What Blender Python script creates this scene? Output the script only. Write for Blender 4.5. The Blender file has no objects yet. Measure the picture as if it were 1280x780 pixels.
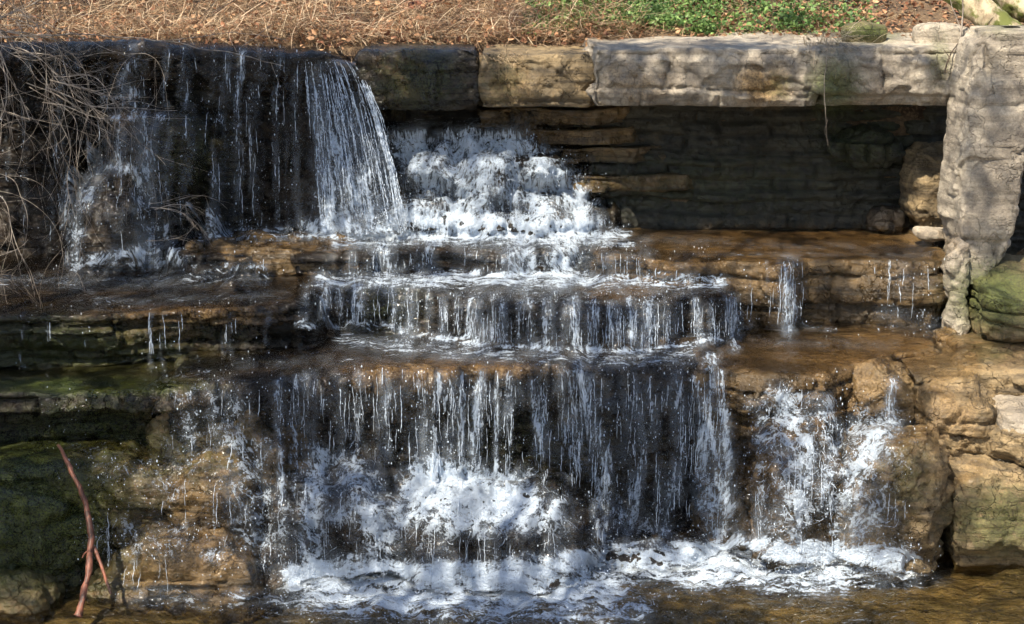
import bpy, bmesh, math, random
import numpy as np
from mathutils import Vector, Matrix
random.seed(7); RNG = np.random.default_rng(7)
C = bpy.context.scene.collection
rad = math.radians

# ------------------------------------------------------------ camera, world, sun, exposure
H = 5.5; PITCH = rad(14); HF = rad(32)
cam_d = bpy.data.cameras.new('camera'); cam = bpy.data.objects.new('camera', cam_d); C.objects.link(cam)
cam.location = (0, 0, H); cam.rotation_euler = (rad(90) - PITCH, 0, 0)
cam_d.sensor_width = 36; cam_d.lens = 18 / math.tan(HF / 2); cam_d.clip_end = 500; cam_d.clip_start = 0.1
bpy.context.scene.camera = cam
SUN_EL, SUN_AZ = rad(54), rad(212)          # azimuth measured clockwise from +Y: behind the camera, to its left
SUN = Vector((math.sin(SUN_AZ) * math.cos(SUN_EL), math.cos(SUN_AZ) * math.cos(SUN_EL), math.sin(SUN_EL)))
w = bpy.data.worlds.new('World'); bpy.context.scene.world = w; w.use_nodes = True
nt = w.node_tree; bg = nt.nodes['Background']
sky = nt.nodes.new('ShaderNodeTexSky'); sky.sky_type = 'NISHITA'; sky.sun_disc = False
sky.sun_elevation = SUN_EL; sky.sun_rotation = SUN_AZ
nt.links.new(sky.outputs[0], bg.inputs[0]); bg.inputs[1].default_value = 0.09
sd = bpy.data.lights.new('sun', 'SUN'); so = bpy.data.objects.new('sun', sd); C.objects.link(so)
sd.energy = 5.0; sd.angle = rad(0.5); sd.color = (1.0, 0.91, 0.76)
so.rotation_euler = SUN.to_track_quat('Z', 'Y').to_euler(); so.location = (-6, -10, 20)
vs = bpy.context.scene.view_settings
vs.view_transform = 'Standard'; vs.look = 'None'; vs.gamma = 1; vs.use_curve_mapping = False; vs.exposure = 1.05
bpy.context.scene.cycles.transparent_max_bounces = 7
bpy.context.scene.cycles.adaptive_threshold = 0.035
bpy.context.scene.cycles.adaptive_min_samples = 12
bpy.context.scene.cycles.max_bounces = 4
bpy.context.scene.cycles.diffuse_bounces = 2

# ------------------------------------------------------------ photograph measurements -> places
FPX = 640 / math.tan(HF / 2); CP, SP = math.cos(PITCH), math.sin(PITCH)
def at_z(px, py, z):
    dx = (px - 640) / FPX; dy = (py - 390) / FPX
    t = (z - H) / (-SP - dy * CP); return (dx * t, (CP - dy * SP) * t, z)
def at_y(px, py, Y):
    dx = (px - 640) / FPX; dy = (py - 390) / FPX
    t = Y / (CP - dy * SP); return (dx * t, Y, H + (-SP - dy * CP) * t)
def proj(P):
    x, Y, z = P[:, 0], P[:, 1], P[:, 2] - H
    d = Y * CP - z * SP; v = Y * SP + z * CP
    return 640 + x / d * FPX, 390 - v / d * FPX

# ------------------------------------------------------------ noise
def _h(ix, iy, iz, s):
    n = (ix.astype(np.uint32) * np.uint32(374761393) + iy.astype(np.uint32) * np.uint32(668265263) +
         iz.astype(np.uint32) * np.uint32(2147483647) + np.uint32((s * 974711 + 12345) & 0xffffffff))
    n = (n ^ (n >> np.uint32(13))) * np.uint32(1274126177)
    n = n ^ (n >> np.uint32(16)); n = n * np.uint32(2246822519); n ^= n >> np.uint32(15)
    return (n & np.uint32(0xffffff)).astype(np.float32) / 8388607.5 - 1
def vnoise(P, s=0):
    P = np.asarray(P, np.float32); i = np.floor(P).astype(np.int64); f = P - i; u = f * f * f * (f * (f * 6 - 15) + 10)
    r = 0
    for a in (0, 1):
        wa = u[:, 0] if a else 1 - u[:, 0]
        for b in (0, 1):
            wb = u[:, 1] if b else 1 - u[:, 1]
            for c in (0, 1):
                wc = u[:, 2] if c else 1 - u[:, 2]
                r = r + _h(i[:, 0] + a, i[:, 1] + b, i[:, 2] + c, s) * wa * wb * wc
    return r
def fbm(P, o=4, s=0, g=0.5):
    r = 0; a = 1; P = np.asarray(P, np.float32)
    for k in range(o):
        r = r + a * vnoise(P, s + k * 17); P = P * 2.03 + 5.3; a *= g
    return r
def facet(P, sc, s=0, tilt=.35, off=.5):
    """broken-stone relief: every cell of a random 3D division is a flat facet with its own tilt and depth (unit: cell size)"""
    P = np.asarray(P, np.float32) * np.asarray(sc, np.float32); P = P + .12 * np.stack([vnoise(P * 2.3, s + 61), vnoise(P * 2.3, s + 62), vnoise(P * 2.3, s + 63)], 1)
    i = np.floor(P).astype(np.int64); best = np.full(len(P), 9e9, np.float32); d = np.zeros(len(P), np.float32)
    for a in (-1, 0, 1):
        for b in (-1, 0, 1):
            for c in (-1, 0, 1):
                q = (i[:, 0] + a, i[:, 1] + b, i[:, 2] + c); C_ = np.stack([q[0] + .5 + .45 * _h(*q, s + 1), q[1] + .5 + .45 * _h(*q, s + 2), q[2] + .5 + .45 * _h(*q, s + 3)], 1)
                D_ = P - C_; r = (D_ ** 2).sum(1); m = r < best; best[m] = r[m]
                v = D_[:, 0] * _h(*q, s + 4) + D_[:, 1] * _h(*q, s + 5) + D_[:, 2] * _h(*q, s + 6); d[m] = (tilt * v + off * _h(*q, s + 7))[m]
    return d
def n1(x, s=0, o=3):
    x = np.atleast_1d(np.asarray(x, np.float32)); return fbm(np.stack([x, x * 0 + s * 3.7, x * 0], 1), o, s)
def sstep(a, b, x):
    t = np.clip((x - a) / (b - a), 0, 1); return t * t * (3 - 2 * t)

# ------------------------------------------------------------ object helpers
def mesh_obj(name, V, F, mat=None, parent=None, attrs=None, uv=None, smooth=True):
    me = bpy.data.meshes.new(name); V = np.ascontiguousarray(V, np.float32); F = np.ascontiguousarray(F, np.int32)
    me.vertices.add(len(V)); me.vertices.foreach_set('co', V.ravel())
    k = F.shape[1]; me.loops.add(F.size); me.loops.foreach_set('vertex_index', F.ravel())
    me.polygons.add(len(F)); me.polygons.foreach_set('loop_start', np.arange(len(F), dtype=np.int32) * k)
    if smooth: me.polygons.foreach_set('use_smooth', np.ones(len(F), bool))
    for n, a in (attrs or {}).items():
        a = np.asarray(a, np.float32)
        if a.ndim == 1:
            at = me.attributes.new(n, 'FLOAT', 'POINT'); at.data.foreach_set('value', a)
        else:
            at = me.attributes.new(n, 'FLOAT_COLOR', 'POINT'); at.data.foreach_set('color', np.concatenate([a, np.ones((len(a), 1), np.float32)], 1).ravel())
    if uv is not None:
        l = me.uv_layers.new(name='UVMap'); l.data.foreach_set('uv', np.ascontiguousarray(uv[F.ravel()], np.float32).ravel())
    me.update(calc_edges=True); me.validate()
    if mat: me.materials.append(mat)
    o = bpy.data.objects.new(name, me); C.objects.link(o)
    if parent: o.parent = parent
    return o
def tag(o, label=None, cat=None, group=None, kind=None):
    if label: o['label'] = label
    if cat: o['category'] = cat
    if group: o['group'] = group
    if kind: o['kind'] = kind
    return o
def empty(name, label, cat, loc=(0, 0, 0), group=None):
    o = bpy.data.objects.new(name, None); C.objects.link(o); o.empty_display_size = 0.1; o.location = loc
    return tag(o, label, cat, group)
def gridF(nu, nv):
    a = np.arange(nu * nv).reshape(nu, nv)
    return np.stack([a[:-1, :-1], a[1:, :-1], a[1:, 1:], a[:-1, 1:]], -1).reshape(-1, 4)

# ------------------------------------------------------------ materials
class N:
    def __init__(s, name):
        s.m = bpy.data.materials.new(name); s.m.use_nodes = True; s.t = s.m.node_tree; s.t.nodes.clear()
        s.out = s('OutputMaterial')
    def __call__(s, t, ins=None, **kw):
        n = s.t.nodes.new('ShaderNode' + t)
        for k, v in kw.items(): setattr(n, k, v)
        for k, v in (ins or {}).items():
            if isinstance(v, bpy.types.NodeSocket): s.t.links.new(v, n.inputs[k])
            else: n.inputs[k].default_value = v
        return n
    def math(s, op, a, b=None, c=None, clamp=False):
        n = s('Math', operation=op, use_clamp=clamp)
        for i, v in enumerate((a, b, c)):
            if v is None: continue
            if isinstance(v, bpy.types.NodeSocket): s.t.links.new(v, n.inputs[i])
            else: n.inputs[i].default_value = v
        return n.outputs[0]
    def mix(s, f, a, b, blend='MIX'):
        n = s('Mix', data_type='RGBA', blend_type=blend)
        for i, v in ((0, f), (6, a), (7, b)):
            if isinstance(v, bpy.types.NodeSocket): s.t.links.new(v, n.inputs[i])
            elif i == 0: n.inputs[0].default_value = v
            else: n.inputs[i].default_value = (*v, 1)
        return n.outputs[2]
    def ramp(s, f, stops, interp='LINEAR'):
        n = s('ValToRGB', {0: f}); n.color_ramp.interpolation = interp; e = n.color_ramp.elements
        while len(e) < len(stops): e.new(0.5)
        for q, (p, c) in zip(e, stops): q.position = p; q.color = (*c, 1) if not isinstance(c, (int, float)) else (c, c, c, 1)
        return n.outputs[0]
    def sm(s, x, a, b):
        n = s('MapRange', {0: x}, interpolation_type='SMOOTHSTEP')
        for i, v in ((1, a), (2, b)):
            if isinstance(v, bpy.types.NodeSocket): s.t.links.new(v, n.inputs[i])
            else: n.inputs[i].default_value = v
        return n.outputs[0]
    def noise(s, vec, scale, detail=4, rough=.55, dist=0.0):
        return s('TexNoise', {'Vector': vec, 'Scale': scale, 'Detail': detail, 'Roughness': rough, 'Distortion': dist}).outputs[0]
    def scl(s, vec, v):
        n = s('Mapping', {0: vec}); n.inputs[3].default_value = v; return n.outputs[0]
    def attr(s, n): return s('Attribute', attribute_name=n)
    def done(s, sh): s.t.links.new(sh, s.out.inputs[0]); return s.m

def rock_mat(name, a, b, c, wet=0.5, rough=0.75, strata=1.0, bump=1.0):
    g = N(name); co = g('TexCoord').outputs['Object']
    big = g.noise(co, 1.7, 3, .6, .4); mid = g.noise(co, 9, 5, .65)
    fine = g.noise(co, 55, 5, .7)
    st = g.noise(g.scl(co, (.7, .7, 16)), 1.5, 5, .6, .3)
    f1 = g.math('ADD', g.math('MULTIPLY', big, .6), g.math('MULTIPLY', mid, .45))
    col = g.mix(g.sm(f1, .38, .66), a, b)
    col = g.mix(g.math('MULTIPLY', g.sm(st, .45, .62), .75 * strata), col, c)
    spk = g.math('MULTIPLY_ADD', fine, 1.3, .35)
    col = g.mix(1, col, g('CombineColor', {0: spk, 1: spk, 2: spk}).outputs[0], 'MULTIPLY')
    # rust and travertine stains
    oc = g.attr('ochre').outputs['Fac']
    on = g.math('MULTIPLY', oc, g.sm(g.math('ADD', g.math('ADD', g.math('MULTIPLY', mid, .6), g.math('MULTIPLY', g.noise(co, 4, 5, .7, .8), .4)), g.math('MULTIPLY', oc, .22)), .48, .68))
    ocol = g.mix(g.sm(fine, .35, .6), (.10, .055, .022), (.31, .20, .085))
    col = g.mix(on, col, ocol)
    ms = g.attr('moss').outputs['Fac']
    mn = g.math('MULTIPLY', ms, g.sm(g.math('ADD', g.noise(co, 14, 5, .7), g.math('MULTIPLY', ms, .3)), .45, .62))
    mcol = g.mix(g.sm(g.noise(co, 60, 4, .7), .3, .7), (.010, .018, .004), (.10, .125, .022))
    col = g.mix(mn, col, mcol)
    wt = g.math('ADD', g.attr('wet').outputs['Fac'], wet - .5, clamp=True)
    col = g.mix(g.math('MULTIPLY', wt, .55), col, g.mix(1, col, (.28, .26, .25), 'MULTIPLY'))
    # pits and hairline cracks
    vo = g('TexVoronoi', {'Vector': g('VectorMath', {0: co, 1: g('TexNoise', {'Vector': co, 'Scale': 3.0, 'Detail': 4}).outputs[1]}, operation='ADD').outputs[0], 'Scale': 2.1}, feature='DISTANCE_TO_EDGE').outputs[0]
    crack = g.sm(vo, 0.0, .018)
    pit = g.sm(g.noise(co, 34, 2, .5), .28, .40)
    hgt = g.math('ADD', g.math('MULTIPLY', fine, .35), g.math('MULTIPLY', mid, 1.0))
    hgt = g.math('ADD', hgt, g.math('MULTIPLY', crack, .8)); hgt = g.math('ADD', hgt, g.math('MULTIPLY', pit, .3))
    hgt = g.math('ADD', hgt, g.math('MULTIPLY', st, .6 * strata))
    hgt = g.math('ADD', hgt, g.math('MULTIPLY', mn, .3)); hgt = g.math('ADD', hgt, g.math('MULTIPLY', g.math('MULTIPLY', g.noise(co, 130, 2, .6), wt), .35))
    bp = g('Bump', {'Strength': .9 * bump, 'Distance': .03, 'Height': hgt}).outputs[0]
    r = g.math('SUBTRACT', rough, g.math('MULTIPLY', wt, rough - .13), clamp=True)
    p = g('BsdfPrincipled', {'Base Color': col, 'Roughness': r, 'Normal': bp, 'Specular IOR Level': .5})
    return g.done(p.outputs[0])
M = {}
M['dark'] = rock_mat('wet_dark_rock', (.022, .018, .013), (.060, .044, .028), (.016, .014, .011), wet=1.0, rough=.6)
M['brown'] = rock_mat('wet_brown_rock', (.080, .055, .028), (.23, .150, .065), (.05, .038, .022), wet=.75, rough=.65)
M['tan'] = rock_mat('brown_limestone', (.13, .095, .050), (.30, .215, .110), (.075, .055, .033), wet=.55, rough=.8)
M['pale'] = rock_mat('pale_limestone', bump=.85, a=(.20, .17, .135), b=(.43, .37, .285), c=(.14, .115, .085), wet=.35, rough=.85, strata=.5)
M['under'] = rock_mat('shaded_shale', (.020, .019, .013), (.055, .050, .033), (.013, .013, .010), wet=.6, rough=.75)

def water_mat(name='stream_water', tint=(.93, .89, .82, 1), rs=.8):
    g = N(name); uv = g('UVMap').outputs[0]
    de = g.attr('dens').outputs['Fac']; la = g.attr('lace').outputs['Fac']; fi = g.attr('film').outputs['Fac']; ca = g.attr('calm').outputs['Fac']
    wob = g('TexNoise', {'Vector': g.scl(uv, (3, 1.2, 1)), 'Scale': 3.0, 'Detail': 3}).outputs[1]
    uw = g('VectorMath', {0: uv, 1: g('VectorMath', {0: wob, 'Scale': .10}, operation='SCALE').outputs[0]}, operation='ADD').outputs[0]
    s1 = g.math('ADD', g.math('MULTIPLY', g.noise(g.scl(uw, (30, 2.6, 1)), 1, 5, .62, .3), .6), g.math('MULTIPLY', g.noise(g.scl(uw, (9, 1.6, 1)), 1, 4, .6, .6), .4))
    s2 = g.noise(g.scl(uw, (75, 7, 1)), 1, 3, .6)
    br = g.noise(g.scl(uw, (40, 26, 1)), 1, 3, .65)
    strand = g.math('ADD', g.math('MULTIPLY', s1, .95), g.math('ADD', g.math('MULTIPLY', s2, .46), g.math('MULTIPLY_ADD', br, .32, -.365)))
    # lacy froth: stretched, warped cell edges
    wb2 = g('TexNoise', {'Vector': uv, 'Scale': 7.0, 'Detail': 5, 'Roughness': .65}).outputs[1]
    ul = g('VectorMath', {0: uv, 1: g('VectorMath', {0: wb2, 'Scale': .16}, operation='SCALE').outputs[0]}, operation='ADD').outputs[0]
    fr = g.noise(uv, 60, 3, .75)
    def ridge(sx, sy, d):
        n = g.noise(g.scl(ul, (sx, sy, 1)), 1, 3, .55, d); a = g.math('ABSOLUTE', g.math('MULTIPLY_ADD', n, 2, -1)); return g.math('MULTIPLY_ADD', a, -2.3, 1)
    lac = g.math('ADD', g.math('MULTIPLY', ridge(9, 5.5, .8), .40), g.math('ADD', g.math('MULTIPLY', ridge(24, 14, .6), .34), g.math('MULTIPLY', ridge(60, 38, .4), .26)))
    lac = g.math('MULTIPLY_ADD', g.math('SUBTRACT', lac, .62), .62, g.math('MULTIPLY_ADD', g.noise(uv, 5, 3, .5), .45, .275))
    # calm foam patches lying on pools
    cl = g.math('ADD', g.math('MULTIPLY', g.noise(g.scl(uw, (5, 12, 1)), 1, 6, .68, .6), .7), g.math('MULTIPLY', g.noise(uv, 38, 4, .7), .3))
    cl = g.math('MULTIPLY_ADD', cl, 1.45, -.225)
    pat = g.mix(la, g('CombineColor', {0: strand}).outputs[0], g('CombineColor', {0: lac}).outputs[0])
    pat = g.mix(ca, pat, g('CombineColor', {0: cl}).outputs[0]); pat = g('SeparateColor', {0: pat}).outputs[0]
    th = g.math('SUBTRACT', .775, g.math('MULTIPLY', de, .35))
    m = g.sm(pat, g.math('SUBTRACT', th, .04), g.math('ADD', th, .12))
    m = g.math('MULTIPLY', m, g.sm(de, .02, .10))
    m = g.math('MULTIPLY', m, g.math('MULTIPLY_ADD', g.sm(de, .3, 1.0), .4, .56))
    hz = g.math('MULTIPLY', g.sm(de, .15, .9), g.math('MULTIPLY', g.sm(g.noise(g.scl(uv, (6, 2.5, 1)), 1, 4, .6), .3, .7), .27))
    m = g.math('MAXIMUM', m, g.math('MULTIPLY', hz, g.math('SUBTRACT', 1, g.math('MULTIPLY', ca, .5))))
    co = g('TexCoord').outputs['Object']
    rip = g.math('ADD', g.noise(g.scl(co, (7, 16, 10)), 1, 3, .5, .8), g.math('MULTIPLY', g.noise(g.scl(co, (26, 50, 30)), 1, 2, .5), .35))
    nf = g('Bump', {'Strength': rs, 'Distance': .04, 'Height': rip}).outputs[0]
    bw = g('Bump', {'Strength': 1.0, 'Distance': .06, 'Height': g.math('ADD', pat, g.math('MULTIPLY', fr, .35))}).outputs[0]
    fr_ = g('Fresnel', {'IOR': 1.33, 'Normal': nf}).outputs[0]
    film = g('MixShader', {0: fr_, 1: g('BsdfTransparent', {'Color': tint}).outputs[0], 2: g('BsdfGlossy', {'Roughness': .08, 'Normal': nf}).outputs[0]}).outputs[0]
    film = g('MixShader', {0: fi, 1: g('BsdfTransparent').outputs[0], 2: film}).outputs[0]
    wh = g('BsdfPrincipled', {'Base Color': (.75, .86, 1.0, 1), 'Roughness': .18, 'IOR': 1.33, 'Normal': bw}).outputs[0]
    wh = g('MixShader', {0: .22, 1: wh, 2: g('BsdfTranslucent', {'Color': (.85, .9, .95, 1)}).outputs[0]}).outputs[0]
    return g.done(g('MixShader', {0: m, 1: film, 2: wh}).outputs[0])
M['water'] = water_mat()
M['pool'] = water_mat('pool_water', (.72, .69, .53, 1), 1.0)
def drop_mat():
    g = N('water_drops')
    n = g.noise(g.scl(g('TexCoord').outputs['Object'], (60, 60, 25)), 1, 2)
    bp = g('Bump', {'Strength': .6, 'Distance': .01, 'Height': n}).outputs[0]
    a = g('BsdfPrincipled', {'Base Color': (.78, .87, .98, 1), 'Roughness': .12, 'IOR': 1.33, 'Normal': bp}).outputs[0]
    b = g('BsdfTransparent', {'Color': (.93, .95, .97, 1)}).outputs[0]
    return g.done(g('MixShader', {0: g.math('MULTIPLY_ADD', g.sm(n, .4, .6), .55, .25), 1: b, 2: a}).outputs[0])
M['drop'] = drop_mat()
def vcol_mat(name, rough=.8, trans=.0, nb=40):
    g = N(name); c = g.attr('col').outputs['Color']
    n = g.noise(g('TexCoord').outputs['Object'], nb, 3)
    c2 = g.mix(1, c, g('CombineColor', {i: g.math('MULTIPLY_ADD', n, .9, .55) for i in range(3)}).outputs[0], 'MULTIPLY')
    p = g('BsdfPrincipled', {'Base Color': c2, 'Roughness': rough}).outputs[0]
    if trans: p = g('MixShader', {0: trans, 1: p, 2: g('BsdfTranslucent', {'Color': c2}).outputs[0]}).outputs[0]
    return g.done(p)
M['plant'] = vcol_mat('dry_plant', .75, .15)
M['leaf'] = vcol_mat('green_leaf', .55, .3)
def bark_mat(name, a, b, rough=.8, moss=False):
    g = N(name); co = g('TexCoord').outputs['Object']
    n = g.noise(g.scl(co, (14, 14, 6)), 1, 5, .65, .5); n2 = g.noise(co, 70, 3)
    col = g.mix(g.sm(n, .4, .6), a, b)
    if moss: col = g.mix(g.sm(g.noise(co, 5, 4, .6), .47, .58), col, (.10, .11, .02))
    bp = g('Bump', {'Strength': .8, 'Distance': .015, 'Height': g.math('ADD', n, g.math('MULTIPLY', n2, .3))}).outputs[0]
    return g.done(g('BsdfPrincipled', {'Base Color': col, 'Roughness': rough, 'Normal': bp}).outputs[0])
M['stick'] = bark_mat('red_brown_bark', (.045, .018, .012), (.25, .095, .055), .5)
M['bark'] = bark_mat('grey_bark', (.10, .08, .06), (.24, .19, .14))
M['mossbark'] = bark_mat('mossy_bark', (.24, .18, .11), (.42, .35, .22), .8, True)
M['twig'] = bark_mat('pale_twig_bark', (.14, .11, .085), (.38, .32, .26), .7)
M['twigdark'] = bark_mat('dark_twig_bark', (.045, .03, .02), (.11, .075, .05), .7)
def soil_mat():
    g = N('bank_soil'); co = g('TexCoord').outputs['Object']
    col = g.mix(g.sm(g.noise(co, 3, 5, .65), .4, .6), (.05, .03, .018), (.14, .09, .05))
    col = g.mix(g.sm(g.noise(co, 30, 4, .7), .45, .62), col, (.20, .13, .07))
    bp = g('Bump', {'Strength': 1, 'Distance': .04, 'Height': g.noise(co, 25, 5, .7)}).outputs[0]
    return g.done(g('BsdfPrincipled', {'Base Color': col, 'Roughness': .95, 'Normal': bp}).outputs[0])
M['soil'] = soil_mat()
def bed_mat():
    g = N('stream_bed'); co = g('TexCoord').outputs['Object']
    n = g.noise(co, 2.2, 6, .65, .5); n2 = g.noise(co, 14, 5, .7); n3 = g.noise(co, 45, 3, .6)
    col = g.mix(g.sm(n, .38, .62), (.055, .042, .026), (.20, .135, .065)); col = g.mix(g.math('MULTIPLY', g.sm(n2, .42, .6), .6), col, (.12, .095, .05))
    col = g.mix(g.math('MULTIPLY', g.sm(n3, .52, .66), .5), col, (.28, .20, .11))
    bp = g('Bump', {'Strength': .9, 'Distance': .03, 'Height': g.math('ADD', n2, g.math('MULTIPLY', n3, .5))}).outputs[0]
    return g.done(g('BsdfPrincipled', {'Base Color': col, 'Roughness': .6, 'Normal': bp}).outputs[0])
M['bed'] = bed_mat()

# ------------------------------------------------------------ stains on the rock (where the photograph shows moss, rust, wet)
OCHRE = [(555, 462, 130, 16, 1.0), (650, 462, 40, 10, .7), (480, 478, 60, 20, .7), (770, 362, 60, 14, .9), (690, 160, 70, 26, .6), (640, 110, 30, 40, .75), (560, 465, 60, 12, 1), (500, 90, 35, 40, .45),
         (1000, 305, 190, 24, .75), (960, 345, 60, 30, .6), (1100, 440, 90, 25, .8), (1060, 490, 60, 50, .75), (1180, 520, 60, 45, .7), (230, 395, 120, 16, .7), (190, 420, 70, 30, .5), (950, 108, 38, 26, 1.0), (790, 105, 50, 26, .45), (1090, 115, 30, 14, .3),
         (700, 230, 60, 30, .35), (190, 700, 110, 60, .45), (120, 570, 60, 25, .5), (220, 520, 60, 30, .4), (500, 500, 60, 30, .45), (1140, 560, 60, 60, .5), (1240, 440, 80, 20, .6), (820, 430, 90, 14, .35), (1130, 620, 60, 80, .35),
         (760, 172, 70, 10, .3), (780, 232, 90, 8, .4), (1220, 620, 90, 60, .3), (50, 740, 70, 30, .4), (150, 80, 40, 30, .35), (860, 335, 80, 16, .6), (155, 148, 20, 12, .7), (240, 310, 12, 10, .7)]
MOSS = [(120, 482, 130, 14, 1), (50, 640, 130, 110, .9), (110, 560, 120, 60, .7), (260, 560, 90, 50, .35), (100, 440, 160, 40, .6), (200, 420, 120, 25, .3), (1245, 370, 60, 45, .9), (1250, 650, 70, 45, .6), (520, 100, 60, 40, .5), (630, 105, 30, 30, .35), (1042, 108, 34, 36, .85), (1085, 40, 40, 14, .9),
        (480, 385, 50, 40, .4), (640, 560, 140, 60, .3), (1240, 440, 30, 14, .4), (975, 110, 18, 20, .4), (1175, 75, 15, 30, .6), (1080, 175, 60, 40, .35), (1130, 600, 40, 50, .4), (190, 560, 70, 30, .6), (0, 720, 60, 20, .7), (240, 200, 60, 80, .35), (60, 430, 90, 40, .5),
        (860, 230, 180, 40, .25), (1250, 10, 30, 30, .8)]
WETS = [(1000, 305, 220, 20, .8), (200, 360, 220, 40, .9), (640, 560, 400, 140, 1), (650, 400, 320, 50, 1), (600, 220, 180, 100, 1), (640, 335, 300, 40, 1), (200, 200, 300, 180, 1), (150, 620, 220, 120, .6), (1050, 560, 130, 120, .8), (900, 440, 300, 30, .9), (1080, 370, 130, 50, .45), (530, 100, 80, 40, .6)]
def spots(px, py, L):
    r = np.zeros_like(px)
    for x, y, rx, ry, s in L:
        r = np.maximum(r, s * np.exp(-(((px - x) / rx) ** 2 + ((py - y) / ry) ** 2) ** 1.5 * .8))
    return r
ALLV = []
def rock_obj(name, V, F, mat, parent=None, drape=True):
    px, py = proj(V)
    a = {'ochre': spots(px, py, OCHRE), 'moss': spots(px, py, MOSS), 'wet': spots(px, py, WETS)}
    if drape: ALLV.append(V)
    return mesh_obj(name, V, F, M[mat], parent, a)

# ------------------------------------------------------------ rock builders
def strata(u, z, seed, lh, bw, amp, groove):
    """offset outward of a bedded rock face: each course and each block in it stands in or out, with open joints"""
    r = np.random.default_rng(seed); zz = z + .035 * n1(u * .9, seed) + .01 * n1(u * 6, seed + 3)
    hs = [float(z.min()) - .2]
    while hs[-1] < z.max() + .2: hs.append(hs[-1] + lh * r.uniform(.35, 1.5))
    hs = np.array(hs); L = np.clip(np.searchsorted(hs, zz) - 1, 0, len(hs) - 2)
    dz = np.minimum(zz - hs[L], hs[L + 1] - zz)
    off = np.zeros_like(u); du = np.full_like(u, 9.0); lo = r.normal(0, 1, len(hs))
    for k in range(len(hs) - 1):
        m = L == k
        if not m.any(): continue
        b = [u.min() - r.uniform(.1, bw)]
        while b[-1] < u.max() + .1: b.append(b[-1] + bw * r.uniform(.3, 1.7))
        b = np.array(b); uu = u[m] + .03 * n1(z[m] * 5, seed + k)
        i = np.clip(np.searchsorted(b, uu) - 1, 0, len(b) - 2)
        bo = r.normal(0, 1, len(b)); off[m] = .6 * lo[k] + .8 * bo[i]
        du[m] = np.minimum(uu - b[i], b[i + 1] - uu)
    d = amp * off
    d -= groove * np.exp(-(dz / .011) ** 2) * (.4 + .9 * sstep(-.2, .5, n1(u * 2.2, seed + 9)))
    d -= groove * .8 * np.exp(-(du / .012) ** 2)
    d -= groove * .5 * np.exp(-(np.minimum(dz, du) / .03) ** 2)
    return d
def ledge(name, pts, zb, back, mat, seed=1, res=.016, r=.045, amp=.02, groove=.03, lh=.14, bw=.7, batter=((0, 0), (1, 0)),
          rough=.02, toprough=.012, under=.0, edge=.05, drop=0.0, ends=.35, parent=None, drape=True, world=False, fct=1.0):
    """a slab of bedded rock. pts: (px, py, z) along its front top edge, left to right; back: Y of its hidden back."""
    P = np.array(pts if world else [at_z(a, b, c) for a, b, c in pts], float)
    # returned ends
    P = np.vstack([[P[0, 0] - .02, max(back, P[0, 1] + .1), P[0, 2]], P, [P[-1, 0] + .02, max(back, P[-1, 1] + .1), P[-1, 2]]])
    seg = np.linalg.norm(np.diff(P[:, :2], axis=0), axis=1); s = np.concatenate([[0], np.cumsum(seg)])
    n = int(s[-1] / res) + 2; t = np.linspace(0, s[-1], n)
    Q = np.stack([np.interp(t, s, P[:, i]) for i in range(3)], 1)
    k = max(3, int(.12 / res)); ker = np.hanning(k + 2)[1:-1]; ker /= ker.sum()
    for i in range(3): Q[:, i] = np.convolve(np.pad(Q[:, i], (k // 2, k - 1 - k // 2), 'edge'), ker, 'valid')
    T = np.gradient(Q[:, :2], axis=0); T /= np.linalg.norm(T, axis=1)[:, None] + 1e-9
    Nn = np.stack([T[:, 1], -T[:, 0]], 1)
    Q[:, :2] += Nn * (edge * n1(t * 1.3, seed, 4) + edge * .35 * n1(t * 7, seed + 1))[:, None]
    zt = Q[:, 2] + drop * n1(t * .8, seed + 2)
    # profile: list of (inset, dz, kind) ; inset>0 = towards back
    hgt = float(np.mean(zt) - zb)
    nb = max(4, int(under / .04)) if under > 0 else 0
    rows = []
    cin = max(.02, 0)
    for i in range(nb): rows.append(('u', 1 - i / nb, 0))
    nf = max(4, int((hgt - r) / res))
    for i in range(nf): rows.append(('f', i / nf, 0))
    for i in range(6): rows.append(('r', i / 6, 0))
    ntop = 90
    for i in range(ntop + 1): rows.append(('t', i / ntop, 0))
    bx, by = zip(*batter)
    V = np.zeros((n, len(rows), 3), np.float32); dirn = np.zeros_like(V); face = np.zeros((n, len(rows)), np.float32)
    maxin = np.maximum(back - Q[:, 1], .02)
    xm = Q[:, 0].mean()
    for j, (kd, q, _) in enumerate(rows):
        if kd == 'u': out = -under * q + np.interp(1, bx, by); z = zt * 0 + zb; nz = -1; nh = 0.2
        elif kd == 'f':
            z = zb + (zt - r - zb) * q; out = np.interp(1 - q, bx, by) + zt * 0; nz = 0; nh = 1
        elif kd == 'r':
            a = q * math.pi / 2; z = zt - r + r * math.sin(a); out = zt * 0 - r * (1 - math.cos(a)) ; nz = math.sin(a); nh = math.cos(a)
        else:
            z = zt; out = None; nz = 1; nh = 0
        if out is not None:
            V[:, j, 0] = Q[:, 0] + Nn[:, 0] * out; V[:, j, 1] = Q[:, 1] + Nn[:, 1] * out; V[:, j, 2] = z
        else:
            qq = q ** 1.15; sx = Q[:, 0] - Nn[:, 0] * r; sy = Q[:, 1] - Nn[:, 1] * r
            # sweep towards back line; ends sweep inwards a little so sides close
            V[:, j, 0] = sx + (xm - sx) * .02 * qq; V[:, j, 1] = sy + (np.maximum(back, sy) - sy) * qq; V[:, j, 2] = z + .0 * qq
        dirn[:, j, 0] = Nn[:, 0] * nh; dirn[:, j, 1] = Nn[:, 1] * nh; dirn[:, j, 2] = nz
        face[:, j] = nh
    W = V.reshape(-1, 3); D = dirn.reshape(-1, 3); fc = face.reshape(-1)
    U = np.repeat(t, len(rows)).astype(np.float32)
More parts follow.
